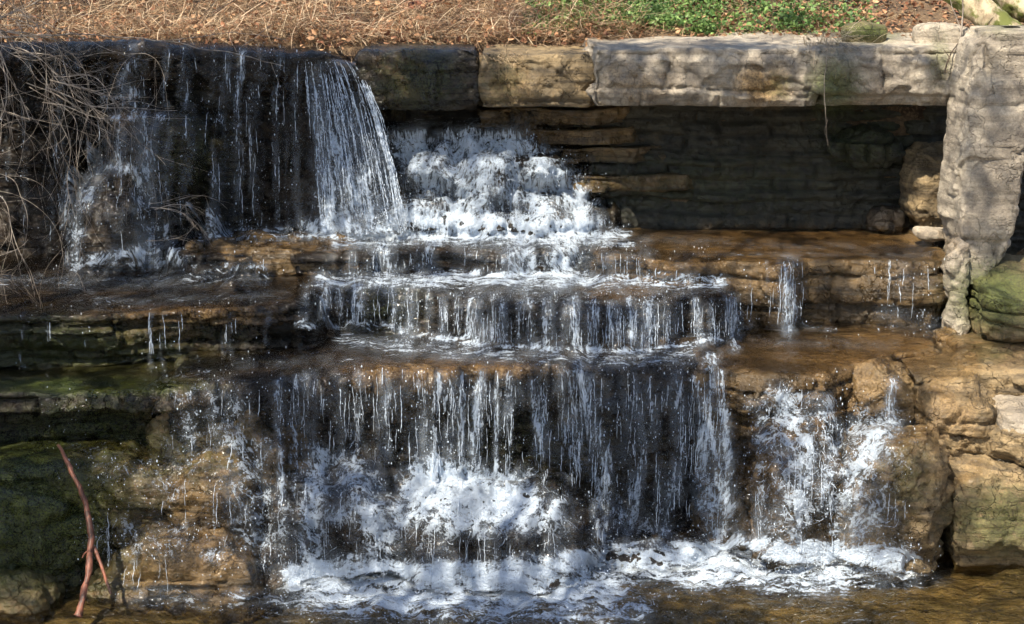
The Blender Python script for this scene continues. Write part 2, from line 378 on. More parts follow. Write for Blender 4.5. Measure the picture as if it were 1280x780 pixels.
    d = strata(U, W[:, 2], seed, lh, bw, amp, groove) * fc
    d += rough * .8 * fbm(W * np.array([2.0, 2.0, 2.6]), 4, seed) * (.3 + .7 * fc) + rough * .18 * fbm(W * 15, 3, seed + 5) * fc
    d += fc * (.045 * facet(W, (2.6, 2.6, 4.2), seed) + .022 * facet(W, (7, 7, 10), seed + 40)) * fct
    d = d + (1 - fc) * toprough * (fbm(W * np.array([2.0, 4.0, 1]), 4, seed + 8))
    W = W + D * d[:, None]
    return rock_obj(name, W, gridF(n, len(rows))[:, ::-1], mat, parent, drape)
_ico = {}
def ico(k):
    if k not in _ico:
        bm = bmesh.new(); bmesh.ops.create_icosphere(bm, subdivisions=k, radius=1)
        v = np.array([x.co[:] for x in bm.verts], np.float32); f = np.array([[q.index for q in x.verts] for x in bm.faces]); bm.free(); _ico[k] = (v, f)
    return _ico[k]
def boulder(name, px0, py0, px1, py1, Y, depth, mat, seed=1, sub=6, e=3.2, rough=.06, lay=.0, rot=0, tiltx=0, rotz=0, parent=None, drape=True):
    """blocky stone filling the measured box, its centre at distance Y"""
    a = np.array(at_y(px0, py1, Y)); b = np.array(at_y(px1, py0, Y)); c = (a + b) / 2; hs = np.array([(b[0] - a[0]) / 2, depth / 2, (b[2] - a[2]) / 2])
    v, f = ico(sub)
    k = (np.abs(v[:, 0]) ** e + np.abs(v[:, 1]) ** e + np.abs(v[:, 2]) ** e) ** (-1 / e); V = v * k[:, None]
    off = np.random.default_rng(seed).uniform(-50, 50, 3)
    # chop a few flat facets
    r = np.random.default_rng(seed + 100)
    for _ in range(7):
        n_ = r.normal(size=3); n_ /= np.linalg.norm(n_); h_ = r.uniform(.72, 1.02) * (1.0 + .25 * (np.abs(n_).sum() - 1))
        dd = V @ n_ - h_; V = V - np.outer(np.maximum(dd, 0) * .92, n_)
    V = V * hs
    nrm = V / hs ** 2 * hs.min(); nrm /= np.linalg.norm(nrm, axis=1)[:, None]
    s0 = float(hs.min())
    d = rough * (fbm((V + off) * 1.1 / max(s0, .12), 5, seed) + .35 * fbm((V + off) * 9, 3, seed + 3)) * max(.35, min(1, s0 * 3))
    d += (.055 * facet(V + off, (2.8, 2.8, 3.4), seed) + .022 * facet(V + off, (8, 8, 10), seed + 40)) * max(.3, min(1, s0 * 3))
    if lay: d += lay * strata(V[:, 0] + V[:, 1] * .7, V[:, 2], seed, .16, .6, .035, .07) * (1 - np.abs(nrm[:, 2]) ** 2)
    V = V + nrm * d[:, None]
    R = Matrix.Rotation(rot, 3, 'Y') @ Matrix.Rotation(tiltx, 3, 'X') @ Matrix.Rotation(rotz, 3, 'Z')
    V = V @ np.array(R).T + c
    return rock_obj(name, V.astype(np.float32), f, mat, parent, drape)
def tubes(paths, radii, sides=5):
    """many tapered tubes in one mesh: paths list of (n,3), radii list of (n,)"""
    VV = []; FF = []; o = 0; ang = np.linspace(0, 2 * math.pi, sides, endpoint=False)
    for P, R in zip(paths, radii):
        P = np.asarray(P, np.float32); n = len(P); T = np.gradient(P, axis=0); T /= np.linalg.norm(T, axis=1)[:, None] + 1e-9
        up = np.array([0.31, .9, .2]) if abs(T[0] @ np.array([.31, .9, .2])) < .9 else np.array([1, 0, 0])
        A = np.cross(T, up); A /= np.linalg.norm(A, axis=1)[:, None] + 1e-9; B = np.cross(T, A)
        R = np.asarray(R, np.float32) * np.ones(n)
        V = P[:, None, :] + R[:, None, None] * (np.cos(ang)[None, :, None] * A[:, None, :] + np.sin(ang)[None, :, None] * B[:, None, :])
        VV.append(V.reshape(-1, 3)); a = np.arange(n * sides).reshape(n, sides) + o; b = np.roll(a, -1, 1)
        FF.append(np.stack([a[:-1], b[:-1], b[1:], a[1:]], -1).reshape(-1, 4)); o += n * sides
    return np.concatenate(VV), np.concatenate(FF)

# ------------------------------------------------------------ the rock steps
zB, zC, zD = 1.51, 1.895, 2.10; zF = 3.88; zCap = 3.90
YW = 17.10; YF = 16.5; YCAP = 16.1
G_L = 'rock ledges forming the steps of the falls'
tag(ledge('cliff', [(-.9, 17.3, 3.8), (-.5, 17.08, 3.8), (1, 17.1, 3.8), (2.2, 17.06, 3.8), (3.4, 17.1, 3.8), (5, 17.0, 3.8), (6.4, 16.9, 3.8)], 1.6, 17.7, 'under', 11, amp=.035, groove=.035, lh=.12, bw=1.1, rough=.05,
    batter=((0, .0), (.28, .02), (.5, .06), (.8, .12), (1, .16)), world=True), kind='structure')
def wallpts(L, z): return [(a, b, z) for a, b in L]
# left water wall
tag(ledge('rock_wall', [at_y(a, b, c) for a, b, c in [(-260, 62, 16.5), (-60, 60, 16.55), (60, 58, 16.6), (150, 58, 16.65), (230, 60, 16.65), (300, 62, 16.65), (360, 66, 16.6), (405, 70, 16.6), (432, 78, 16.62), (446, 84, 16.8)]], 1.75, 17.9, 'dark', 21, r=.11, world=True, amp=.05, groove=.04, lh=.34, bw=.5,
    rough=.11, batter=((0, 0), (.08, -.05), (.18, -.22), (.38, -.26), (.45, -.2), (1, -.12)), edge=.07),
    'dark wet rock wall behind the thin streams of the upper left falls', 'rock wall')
# the blocks of the cap
CG = 'overhanging cap stones along the top of the undercut'
def cap(p0, p1, ytop, ybot, dy, mat, seed, label, r=.07, **k):
    (x, Y, zt) = at_y((p0 + p1) / 2, ytop, YCAP + dy); zb = at_y((p0 + p1) / 2, ybot, YCAP + dy)[2]
    def pt(px, jit=0): a = at_y(px, ytop, YCAP + dy); q = at_y(px, ytop, YCAP + dy + jit); return px, ytop if not jit else 390 + 0 * jit + proj(np.array([q]))[1][0], zt
    L = [at_y(p0 + (p1 - p0) * i / 8, ytop, YCAP + dy) for i in range(9)]
    pts = [(p0 + (p1 - p0) * i / 8, ytop, zt) for i in range(9)]
    kw = dict(amp=.022, groove=.02, lh=.42, bw=1.5, rough=.055, under=1.0, edge=.05, fct=1.3, batter=((0, 0), (.12, .03), (.75, .03), (1, -.05))); kw.update(k)
    return tag(ledge('cap_stone', pts, zb, 17.9, mat, seed, r=r, **kw), label, 'cap stone', CG)
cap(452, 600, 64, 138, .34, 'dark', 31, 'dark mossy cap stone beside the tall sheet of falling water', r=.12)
cap(597, 743, 68, 134, .30, 'tan', 32, 'brown stained cap stone next to the dark mossy one', r=.08)
cap(741, 1030, 61, 133, .0, 'pale', 33, 'long pale cap stone with rusty stains under the green plants', r=.05, bw=.9, groove=.03)
cap(1031, 1228, 60, 132, .03, 'pale', 35, 'pale cap stone running under the leaf litter to the upright pillar rock', r=.05, bw=.8, groove=.03)
# thin beds stepping out of the undercut at its left
TG = 'thin rock beds under the cap stones'
for i, (a, b, yt, yb, Y, lab) in enumerate([(600, 775, 138, 158, 16.72, 'topmost thin orange brown bed right under the cap stones'),
        (620, 805, 164, 182, 16.78, 'second thin brown bed under the cap stones'), (640, 830, 187, 206, 16.82, 'third thin brown bed, level with the top of the foaming cascade'),
        (660, 900, 222, 240, 16.85, 'lowest thin wet bed beside the right edge of the foaming cascade')]):
    zt = at_y(700, yt, Y)[2]; zb = at_y(700, yb, Y)[2]
    pts = [(a + (b - a) * k / 5, proj(np.array([at_y(a + (b - a) * k / 5, yt, Y + (.12 * k / 5) + (.3 if k == 5 else 0))]))[1][0], zt) for k in range(6)]
    pts = [(p, proj(np.array([[at_y(p, yt, Y)[0], Y + .1 * k / 5 + (.25 if k == 5 else 0), zt]]))[1][0], zt) for k, (p, _, _) in enumerate(pts)]
    tag(ledge('rock_bed', pts, zb, 17.6, 'brown', 41 + i, r=.02, amp=.03, groove=.01, lh=.08, bw=.35, rough=.04, under=.3, edge=.08), lab, 'rock bed', TG)
# foaming cascade slope under the cap, left
pc = [at_y(a, b, y) for a, b, y in [(430, 84, 17.1), (480, 88, 17.0), (560, 96, 16.95), (630, 116, 16.92), (685, 158, 16.9), (722, 200, 16.9), (752, 240, 16.9), (790, 286, 16.95)]]
tag(ledge('rock_slope', pc, 1.9, 17.7, 'dark', 51, r=.14, amp=.09, groove=.05, lh=.22, bw=.28, rough=.10, edge=.08, batter=((0, 0), (.3, .16), (.6, .34), (1, .5)), world=True), 'stepped dark rock slope buried under the foaming cascade', 'rock slope')
tag(boulder('boulder', 575, 190, 640, 250, 16.62, .35, 'dark', 52, rough=.05, e=2.4, sub=5), 'dark knob of rock showing through the middle of the foaming cascade', 'boulder')
# shelf D right
tag(ledge('rock_ledge', [(745, 318, zD), (790, 322, zD), (860, 326, zD), (905, 326, zD), (940, 328, zD), (985, 334, zD), (1010, 325, zD), (1100, 327, zD), (1165, 328, zD), (1186, 322, zD)], 1.42, 17.6, 'brown', 61,
    r=.05, amp=.022, groove=.035, lh=.24, bw=.9, rough=.035, edge=.05, batter=((0, 0), (.4, .02), (.8, .0), (1, -.06))),
    'wide brown shelf with a wet sandy top in front of the dark undercut', 'rock ledge', G_L)
# D1 splash platform
tag(ledge('rock_ledge', [(238, 318, zD), (300, 316, zD), (380, 318, zD), (450, 316, zD), (470, 312, zD), (560, 312, zD), (600, 316, zD), (640, 316, zD), (700, 310, zD), (760, 312, zD), (800, 314, zD)], 1.8, 17.2, 'dark', 62,
    r=.05, amp=.03, groove=.03, lh=.12, bw=.4, rough=.06, edge=.09, toprough=.02), 'low dark ledge at the foot of the foaming cascade', 'rock ledge', G_L)
# C
tag(ledge('rock_ledge', [(372, 362, zC), (400, 358, zC), (440, 360, zC), (500, 362, zC), (560, 374, zC), (620, 380, zC), (700, 382, zC), (780, 382, zC), (850, 378, zC), (900, 372, zC), (925, 358, zC)], 1.4, 17, 'dark', 63,
    r=.07, amp=.03, groove=.03, lh=.15, bw=.3, rough=.05, edge=.07, batter=((0, 0), (.5, .0), (1, .05))), 'middle ledge with a water curtain falling along its whole rounded lip', 'rock ledge', G_L)
# E left ledge
tag(ledge('rock_ledge', [(-260, 405, zC), (-80, 400, zC), (0, 397, zC), (60, 398, zC), (130, 396, zC), (200, 390, zC), (260, 388, zC), (320, 384, zC), (372, 380, zC), (388, 364, zC)], 1.3, 17, 'dark', 64,
    r=.05, amp=.04, groove=.05, lh=.13, bw=.5, rough=.05, edge=.07, batter=((0, 0), (.2, .02), (.45, -.06), (1, -.1))), 'broad left ledge under a thin sheet of rippled water with a tan rim', 'rock ledge', G_L)
# B main
tag(ledge('rock_ledge', [(205, 486, zB), (260, 480, zB), (330, 476, zB), (400, 474, zB), (460, 468, zB), (520, 464, zB), (600, 460, zB), (660, 458, zB), (720, 457, zB), (790, 458, zB), (850, 460, zB), (896, 452, zB)], -.3, 16.6, 'dark', 65,
    r=.09, amp=.045, groove=.04, lh=.22, bw=.4, rough=.06, edge=.06, batter=((0, 0), (.1, .02), (.25, -.12), (.6, -.22), (1, -.1))), 'large central ledge with a rounded orange lip and long curtain of falling strands', 'rock ledge', G_L)
tag(ledge('rock_ledge', [(878, 462, zB), (930, 466, zB), (1000, 468, zB), (1060, 462, zB), (1110, 448, zB), (1165, 438, zB), (1180, 432, zB)], .75, 16.4, 'brown', 66,
    r=.08, amp=.04, groove=.035, lh=.2, bw=.4, rough=.08, edge=.08, batter=((0, 0), (.15, .03), (.5, -.12), (1, -.2))), 'brown ledge right of the long curtain, above the lacy right cascade', 'rock ledge', G_L)
tag(ledge('rock_ledge', [(890, 560, .85), (960, 556, .85), (1040, 548, .85), (1120, 556, .85), (1172, 560, .85)], -.3, 15.2, 'brown', 67,
    r=.2, amp=.05, groove=.03, lh=.2, bw=.3, rough=.13, edge=.12, batter=((0, 0), (.5, .22), (1, .36))), 'lower rounded ledge behind the lacy right cascade', 'rock ledge', G_L)
# left mossy ledge and lower left rocks
tag(ledge('rock_ledge', [(-260, 500, 1.42), (-60, 496, 1.42), (60, 492, 1.42), (150, 488, 1.42), (205, 488, 1.42), (222, 478, 1.42)], .9, 16.4, 'dark', 68, r=.05, amp=.03, groove=.04, lh=.12, bw=.5, rough=.06, edge=.06,
    batter=((0, 0), (.25, .02), (.35, -.22), (1, -.2))), 'thin green mossy ledge below the broad left ledge', 'rock ledge', G_L)
tag(ledge('rock_ledge', [(-260, 600, .95), (-60, 596, .95), (20, 590, .95), (90, 578, .95), (160, 560, .95), (240, 520, .95), (330, 515, .95), (350, 500, .95)], -.3, 16, 'dark', 69, r=.12, amp=.05, groove=.05, lh=.2, bw=.45, rough=.1, edge=.1,
    batter=((0, 0), (.4, .15), (.7, .22), (1, .3))), 'rough brown lower left ledge with trickles running over it', 'rock ledge', G_L)
BG = 'boulders the water runs over'
def B(a, b, c, d, Y, dep, mat, seed, lab, cat='boulder', group=BG, **k):
    return tag(boulder('boulder' if cat == 'boulder' else cat.replace(' ', '_'), a, b, c, d, Y, dep, mat, seed, **k), lab, cat, group)
B(105, 215, 190, 345, 16.15, .6, 'dark', 71, 'dark domed boulder under the far left cascade', e=2.6, rough=.05)
B(140, 138, 262, 235, 16.35, .5, 'dark', 72, 'dark rock jutting from the left wall where the far left stream first lands', e=3, rough=.07)
B(232, 296, 470, 350, 16.2, .8, 'brown', 79, 'long low brown rock between the broad left ledge and the wall foot', e=3, rough=.06, lay=.4)
B(128, 648, 345, 775, 13.4, 1.1, 'brown', 73, 'gravelly orange brown boulder beside the red stick', e=6, rough=.09, lay=.5)
B(70, 560, 330, 690, 13.75, 1.2, 'brown', 74, 'brown boulder above the gravelly one beside the red stick', e=3.2, rough=.12, lay=.3)
B(-140, 560, 95, 745, 13.5, 1.2, 'dark', 75, 'mossy dark boulder at the lower left', e=3, rough=.1)
B(-30, 712, 70, 790, 12.9, .7, 'brown', 76, 'small mossy brown rock at the pool edge, lower left', e=3, rough=.06)
B(200, 500, 385, 620, 14.0, .9, 'brown', 77, 'brown rock under the left trickles of the central ledge', e=3, rough=.12)
B(330, 600, 430, 745, 13.6, .8, 'dark', 78, 'dark wet rock at the foot of the long curtain, its left end', e=3, rough=.12)
B(375, 575, 530, 735, 13.65, .9, 'dark', 80, 'dark rock under frothing water left of the white splash', e=2.8, rough=.13)
B(505, 625, 740, 760, 13.45, .9, 'dark', 81, 'dark rock in the middle of the froth below the white splash', e=2.6, rough=.13)
B(700, 660, 900, 752, 13.95, .8, 'dark', 82, 'dark rock at the foot of the curtain right of the white splash', e=2.8, rough=.12)
B(930, 520, 1060, 720, 13.85, .8, 'brown', 83, 'brown rock under the left strands of the right cascade', e=2.8, rough=.12)
B(1040, 540, 1180, 735, 13.75, .9, 'tan', 84, 'orange brown rock at the right edge of the right cascade', e=3, rough=.1)
B(1040, 455, 1145, 530, 14.35, .6, 'tan', 85, 'rust coloured rock below the ledge rim beside the small spout', e=3, rough=.08)
# right side blocks
SG = 'stone blocks of the right bank'
B(1138, 470, 1250, 572, 14.2, .9, 'tan', 91, 'round edged brown block above the large mossy block', 'stone block', SG, e=4, rough=.05, lay=.25)
B(1172, 566, 1345, 712, 13.9, 1.2, 'tan', 92, 'large mossy brown block standing at the pool edge on the right', 'stone block', SG, e=5, rough=.05, lay=.2)
B(1235, 488, 1380, 552, 14.0, .9, 'pale', 93, 'pale flat block, topmost of the right edge stack', 'stone block', SG, e=4, rough=.04)
B(1228, 518, 1330, 585, 13.85, .6, 'tan', 94, 'wedge shaped brown block under the pale flat one', 'stone block', SG, e=4, rough=.04)
B(1205, 330, 1400, 412, 15.4, 1.4, 'tan', 95, 'green mossy block at the foot of the upright pillar rock', 'stone block', SG, e=5, rough=.05, lay=.5)
tag(ledge('rock_ledge', [(1150, 474, 1.45), (1200, 464, 1.45), (1280, 470, 1.45), (1400, 470, 1.45), (1560, 470, 1.45)], -.3, 17, 'tan', 70, r=.05, amp=.03, groove=.03, lh=.14, bw=.5, rough=.05, edge=.06,
    batter=((0, 0), (1, -.15))), 'brown right bank ledge running under the stacked blocks', 'rock ledge', G_L)
B(1180, 416, 1380, 440, 15.15, .9, 'brown', 96, 'thin brown slab lying below the green mossy block', 'rock slab', None, e=5, rough=.03)
B(1190, 445, 1330, 490, 14.4, .7, 'tan', 97, 'low pale brown slab above the round edged block', 'rock slab', None, e=4, rough=.04)
# pillar
def pillar():
    c = empty('pillar_rock', 'tall pale upright rock leaning at the right edge with dark pits and cracks', 'pillar rock', at_y(1225, 325, 15.75))
    n = 130; m = 150; Y0 = 15.7
    ys = np.linspace(35, 345, n); L = np.interp(ys, [35, 55, 80, 150, 250, 320, 345], [1225, 1212, 1205, 1196, 1184, 1184, 1192]); R = np.interp(ys, [35, 100, 200, 300, 345], [1310, 1290, 1274, 1254, 1226])
    V = np.zeros((n, m, 3)); th = np.linspace(0, 2 * math.pi, m, endpoint=False)
    for i in range(n):
        a = np.array(at_y(L[i], ys[i], Y0)); b = np.array(at_y(R[i], ys[i], Y0)); cc = (a + b) / 2; hw = (b[0] - a[0]) / 2; hd = .36
        cs, sn = np.cos(th), np.sin(th); e = 2 / 8
        V[i, :, 0] = cc[0] + hw * np.sign(cs) * np.abs(cs) ** e; V[i, :, 1] = cc[1] + hd * np.sign(sn) * np.abs(sn) ** e + .1 * (n - i) / n; V[i, :, 2] = cc[2]
    V[0] = V[0].mean(0) * .75 + V[0] * .25
    N_ = np.stack([np.cos(th), np.sin(th), th * 0], 1)[None].repeat(n, 0).reshape(-1, 3); W = V.reshape(-1, 3)
    d = .03 * fbm(W * np.array([1.6, 1.6, 1.1]), 5, 5) + .05 * facet(W, (2.2, 2.2, 1.7), 3) + .015 * facet(W, (8, 8, 8), 4) + strata(W[:, 0] * 1.0 + W[:, 1], W[:, 2], 8, .8, .5, .01, .025) + .012 * fbm(W * 11, 3, 9)
    W = W + N_ * d[:, None]
    F = []
    a = np.arange(n * m).reshape(n, m); b = np.roll(a, -1, 1); F = np.stack([a[:-1], b[:-1], b[1:], a[1:]], -1).reshape(-1, 4)[:, ::-1]
    W = np.vstack([W, V[0].mean(0)]); 
    o = rock_obj('pillar_rock', W, F, 'pale'); bpy.data.objects.remove(c)
    return tag(o, 'tall pale upright rock leaning at the right edge with dark pits and cracks', 'pillar rock')
pillar()
B(1178, 298, 1212, 372, 15.45, .3, 'pale', 98, 'pale jagged stone wedged under the pillar rock', 'broken stone', 'broken stones under the pillar rock', sub=5, e=3, rough=.09)
B(1180, 368, 1212, 425, 15.3, .3, 'pale', 99, 'small grey stone below the jagged one at the shelf end', 'broken stone', 'broken stones under the pillar rock', sub=5, e=3, rough=.08)
B(1168, 408, 1200, 440, 15.2, .25, 'brown', 100, 'small brown stone where the shelf end meets the lower ledge', 'broken stone', 'broken stones under the pillar rock', sub=5, e=3, rough=.06)
B(1122, 182, 1205, 292, 16.85, .6, 'tan', 101, 'rounded grey boulder in the shade of the undercut beside the pillar', 'boulder', None, e=2.8, rough=.05)
B(1084, 256, 1130, 290, 16.8, .35, 'dark', 102, 'small low rock at the back of the shelf left of the grey boulder', 'boulder', None, sub=5, e=2.8, rough=.05)
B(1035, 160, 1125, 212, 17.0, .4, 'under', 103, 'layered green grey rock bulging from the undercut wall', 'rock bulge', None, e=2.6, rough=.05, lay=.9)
B(1142, 284, 1186, 300, 16.15, .3, 'pale', 104, 'flat pale stone lying on the back of the shelf by the pillar', 'flat stone', None, sub=5, e=5, rough=.02)
B(1140, 28, 1215, 62, 16.6, .3, 'pale', 105, 'pale flat stone lying in leaf litter above the last cap stone', 'flat stone', None, sub=5, e=4, rough=.03)
B(1050, 26, 1108, 60, 16.75, .35, 'tan', 106, 'mossy stone in the leaf litter above the cap stones', 'mossy stone', None, sub=5, e=3, rough=.04)
B(265, 350, 312, 376, 15.35, .25, 'dark', 107, 'small flat stone breaking the water of the broad left ledge', 'flat stone', None, sub=5, e=3.5, rough=.03)
B(232, 300, 258, 326, 16.0, .14, 'tan', 108, 'small orange stone at the foot of the far left cascade', 'flat stone', None, sub=5, e=3, rough=.03)

# ------------------------------------------------------------ ground and stream bed
def ground():
    gx = np.concatenate([np.linspace(-60, -7, 22), np.linspace(-6.6, 6.6, 260), np.linspace(7, 60, 22)])
    gy = np.concatenate([np.linspace(-30, 10, 25), np.linspace(10.4, 14.5, 60), np.linspace(14.6, 17.1, 24), np.linspace(17.13, 21, 120), np.linspace(21.4, 90, 30)])
    X, Y = np.meshgrid(gx, gy, indexing='ij'); P = np.stack([X.ravel(), Y.ravel(), X.ravel() * 0], 1)
    n = fbm(P * .9, 5, 3); nb = fbm(P * .12, 3, 4)
    x, y = P[:, 0], P[:, 1]
    bedz = -.24 + .035 * n
    side = sstep(5.6, 10, np.abs(x)) * 3.6 * sstep(-10, 12, y + 6)
    z1 = bedz + side + .4 * nb * sstep(5.6, 10, np.abs(x))
    plate = 3.80 + .22 * np.maximum(0, y - 17.0) ** .9 + .07 * n + .5 * nb * sstep(20, 30, y)
    plate = np.minimum(plate, 6.5 + n * .2)
    k = np.where(y > 16.75 + .3 * 0, 1.0, 0.0)
    lowb = np.interp(y, [14.3, 14.8, 15.9, 16.7], [0, 1.1, 1.35, 1.4])
    z = np.where(y > 17.1, plate, np.where(np.abs(x) < 5.6, bedz + (y > 14.3) * lowb, np.maximum(z1, bedz + (y > 14.3) * lowb)))
    P[:, 2] = z
    m = M['soil']
    o = mesh_obj('ground', P, gridF(len(gx), len(gy)), m); tag(o, kind='structure')
    # rocky bed of the pool, as its own sheet just above the soil
    gx = np.linspace(-5.6, 5.6, 300); gy = np.linspace(4, 14.3, 240); X, Y = np.meshgrid(gx, gy, indexing='ij'); P = np.stack([X.ravel(), Y.ravel(), X.ravel() * 0], 1)
    P[:, 2] = -.15 + .05 * fbm(P * 1.6, 5, 8) + .02 * fbm(P * 9, 3, 9)
    # shallower at the right and left edges
    P[:, 2] += .10 * sstep(2.9, 4.2, P[:, 0]) + .08 * sstep(-2.2, -3.6, P[:, 0])
    tag(mesh_obj('stream_bed', P, gridF(300, 240), M['bed']), kind='structure')
ground()

# ------------------------------------------------------------ the water skin, draped over the rock
AV = np.concatenate(ALLV); TA = rad(30); CA, SA = math.cos(TA), math.sin(TA)
cell = .02; X0, X1 = -5.0, 5.0; S0, S1 = 5.6, 12.3
NX = int((X1 - X0) / cell); NS = int((S1 - S0) / cell)
gX = X0 + cell * np.arange(NX); gS = S0 + cell * np.arange(NS)
tt = AV[:, 1] * CA - AV[:, 2] * SA; ss = AV[:, 1] * SA + AV[:, 2] * CA
ix = np.rint((AV[:, 0] - X0) / cell).astype(int); iy = np.rint((ss - S0) / cell).astype(int)
ok = (ix >= 0) & (ix < NX) & (iy >= 0) & (iy < NS)
T = np.full((NX, NS), 99.0); np.minimum.at(T, (ix[ok], iy[ok]), tt[ok])
# the pool surface closes the lower part
zp = 0.0; Tp = ((gS - zp * CA) / SA) * CA - zp * SA
T = np.minimum(T, Tp[None, :])
def minf(A):
    B = A.copy()
    for dx in (-1, 0, 1):
        for dy in (-1, 0, 1): B = np.minimum(B, np.roll(np.roll(A, dx, 0), dy, 1))
    return B
hole = T - minf(T) > .25
for _ in range(4):
    m_ = minf(T); T = np.where(hole | (T > 50), m_, T); hole = T - minf(T) > .3
Trock = T.copy()
def blur(A, r):
    k = np.hanning(2 * r + 3)[1:-1]; k /= k.sum(); B = A
    for ax in (0, 1):
        Z = np.zeros_like(B)
        for i, wt in zip(range(-r, r + 1), k): Z += wt * np.roll(B, i, ax)
        B = Z
    return B
def P3(T, i, j):  # world position of skin cells
    t = T[i, j]; s = gS[j]; return np.stack([gX[i], t * CA + s * SA, s * CA - t * SA], -1)
II, JJ = np.meshgrid(np.arange(NX), np.arange(NS), indexing='ij')
W0 = P3(np.minimum(Trock, 40), II, JJ).reshape(-1, 3); PX, PY = [q.reshape(NX, NS) for q in proj(W0)]

# what the photograph shows of the water: (kind, [(px, py)...], half width, strength)  kinds: s strands, l lacy froth, c calm foam
S = []
def st(k, pts, wd, v): S.append((k, pts, wd, v))
# F wall
for x, y0, y1, wd, v in [(166, 60, 150, 9, .75), (135, 60, 215, 8, .4), (232, 62, 320, 6, .5), (255, 62, 300, 4, .3), (285, 64, 310, 7, .62), (303, 66, 310, 8, .7), (325, 68, 305, 5, .45), (348, 68, 300, 6, .5), (362, 72, 300, 4, .4), (375, 72, 300, 9, .55), (90, 60, 130, 5, .35), (45, 62, 130, 4, .3), (60, 190, 330, 10, .3), (205, 62, 150, 5, .35), (398, 90, 300, 16, .5)]:
    st('s', [(x, y0), (x + 2, (y0 + y1) / 2), (x - 1, y1)], wd, v)
st('l', [(130, 212), (108, 245), (95, 280), (100, 325)], 17, .66); st('l', [(132, 210), (165, 212), (178, 230)], 11, .74); st('l', [(150, 240), (145, 320)], 30, .34); st('s', [(182, 150), (183, 215), (188, 330)], 22, .78); st('l', [(186, 240), (192, 325)], 26, .7)
st('s', [(150, 148), (150, 215)], 12, .7); st('l', [(140, 148), (205, 148)], 7, .8); st('s', [(212, 150), (212, 320)], 10, .6)
for k_ in range(20):
    x = 12 + 18 * k_ + 5 * math.sin(k_ * 2.3); st('s', [(x, 60), (x + 3 * math.sin(k_), 170), (x - 2, 225 + 80 * abs(math.sin(k_ * 1.7)))], 5 + 3 * abs(math.sin(k_)), .44 + .12 * math.sin(k_ * 3.1))
# foaming cascade
st('l', [(470, 134), (560, 142), (640, 160)], 22, .9); st('l', [(590, 190), (600, 220)], 26, 1.0); st('l', [(640, 180), (700, 225), (735, 280)], 28, .98); st('l', [(390, 294), (520, 296)], 9, 1.0); st('l', [(500, 165), (560, 200), (590, 270)], 60, .88); st('l', [(560, 160), (640, 205), (690, 280)], 44, .92); st('l', [(500, 270), (620, 285), (725, 288)], 30, 1.08); st('l', [(500, 180), (540, 230)], 26, 1.0); st('l', [(640, 200), (670, 250)], 18, 1.0); st('l', [(380, 285), (500, 290)], 16, .8); st('l', [(470, 130), (520, 150)], 26, .62)
st('s', [(480, 140), (520, 200), (540, 285)], 34, .8); st('s', [(570, 150), (620, 210), (650, 285)], 36, .8); st('s', [(640, 165), (690, 225), (725, 285)], 26, .75); st('s', [(500, 140), (620, 150)], 10, .5)
st('c', [(230, 325), (215, 315), (90, 330)], 14, .85); st('c', [(250, 296), (400, 296), (480, 294)], 9, .8); st('c', [(440, 298), (600, 296), (780, 296)], 14, .97); st('c', [(700, 292), (810, 300)], 8, .55)
st('c', [(60, 340), (300, 340)], 12, .35); st('c', [(0, 370), (370, 360)], 26, .14)
# D1 lips
st('s', [(440, 318), (440, 350)], 12, .55); st('s', [(480, 312), (485, 350)], 28, .85); st('s', [(530, 312), (530, 348)], 22, .75); st('l', [(650, 310), (655, 345)], 34, .88); st('l', [(710, 304), (700, 345)], 38, .92); st('s', [(760, 320), (765, 350)], 25, .6)
st('s', [(800, 322), (800, 350)], 28, .55); st('s', [(850, 325), (850, 352)], 22, .4); st('s', [(415, 320), (410, 348)], 10, .4); st('s', [(330, 318), (330, 345)], 18, .25)
st('c', [(400, 352), (560, 352), (740, 352), (900, 354)], 15, .92); st('c', [(540, 346), (720, 344)], 10, .98); st('c', [(420, 306), (560, 303), (700, 303), (790, 306)], 9, .86); st('c', [(560, 366), (880, 366)], 9, .6)
# C curtain
rc = np.random.default_rng(44)
for a_, b_, v_ in [(405, 452, .86), (452, 490, .36), (488, 560, .76), (560, 700, .74), (700, 780, .78), (780, 925, .72)]:
    n_ = int((b_ - a_) / 15)
    for k_ in range(n_):
        x = a_ + (b_ - a_) * (k_ + .5) / n_ + rc.uniform(-7, 7); st('s', [(x, 362 if x < 540 else 376), (x + rc.uniform(-4, 4), 395 if x < 480 else 430)], rc.uniform(5, 15), float(np.clip(v_ + rc.uniform(-.16, .16), .1, .95)))
st('c', [(375, 410), (450, 408), (520, 412)], 9, .85); st('c', [(500, 415), (600, 432), (700, 437), (800, 440), (900, 425)], 9, .9); st('c', [(430, 425), (560, 440), (760, 452), (860, 448)], 17, .76); st('c', [(890, 410), (1000, 408), (1040, 412)], 6, .65)
st('c', [(300, 455), (600, 442)], 14, .45); st('l', [(385, 360), (380, 405)], 10, .6)
# shelf D
st('s', [(985, 328), (985, 410)], 15, .88); st('s', [(958, 328), (960, 400)], 4, .5); st('s', [(935, 345), (935, 400)], 10, .3); st('s', [(1130, 330), (1130, 345)], 40, .35); st('s', [(1100, 395), (1160, 410)], 20, .4); st('c', [(800, 298), (950, 306), (1150, 312)], 9, .46); st('c', [(860, 318), (1160, 320)], 5, .52); st('c', [(940, 428), (1120, 432)], 10, .46); st('c', [(0, 352), (330, 350)], 14, .58); st('c', [(120, 378), (360, 368)], 9, .52); st('c', [(90, 336), (330, 334)], 8, .8)
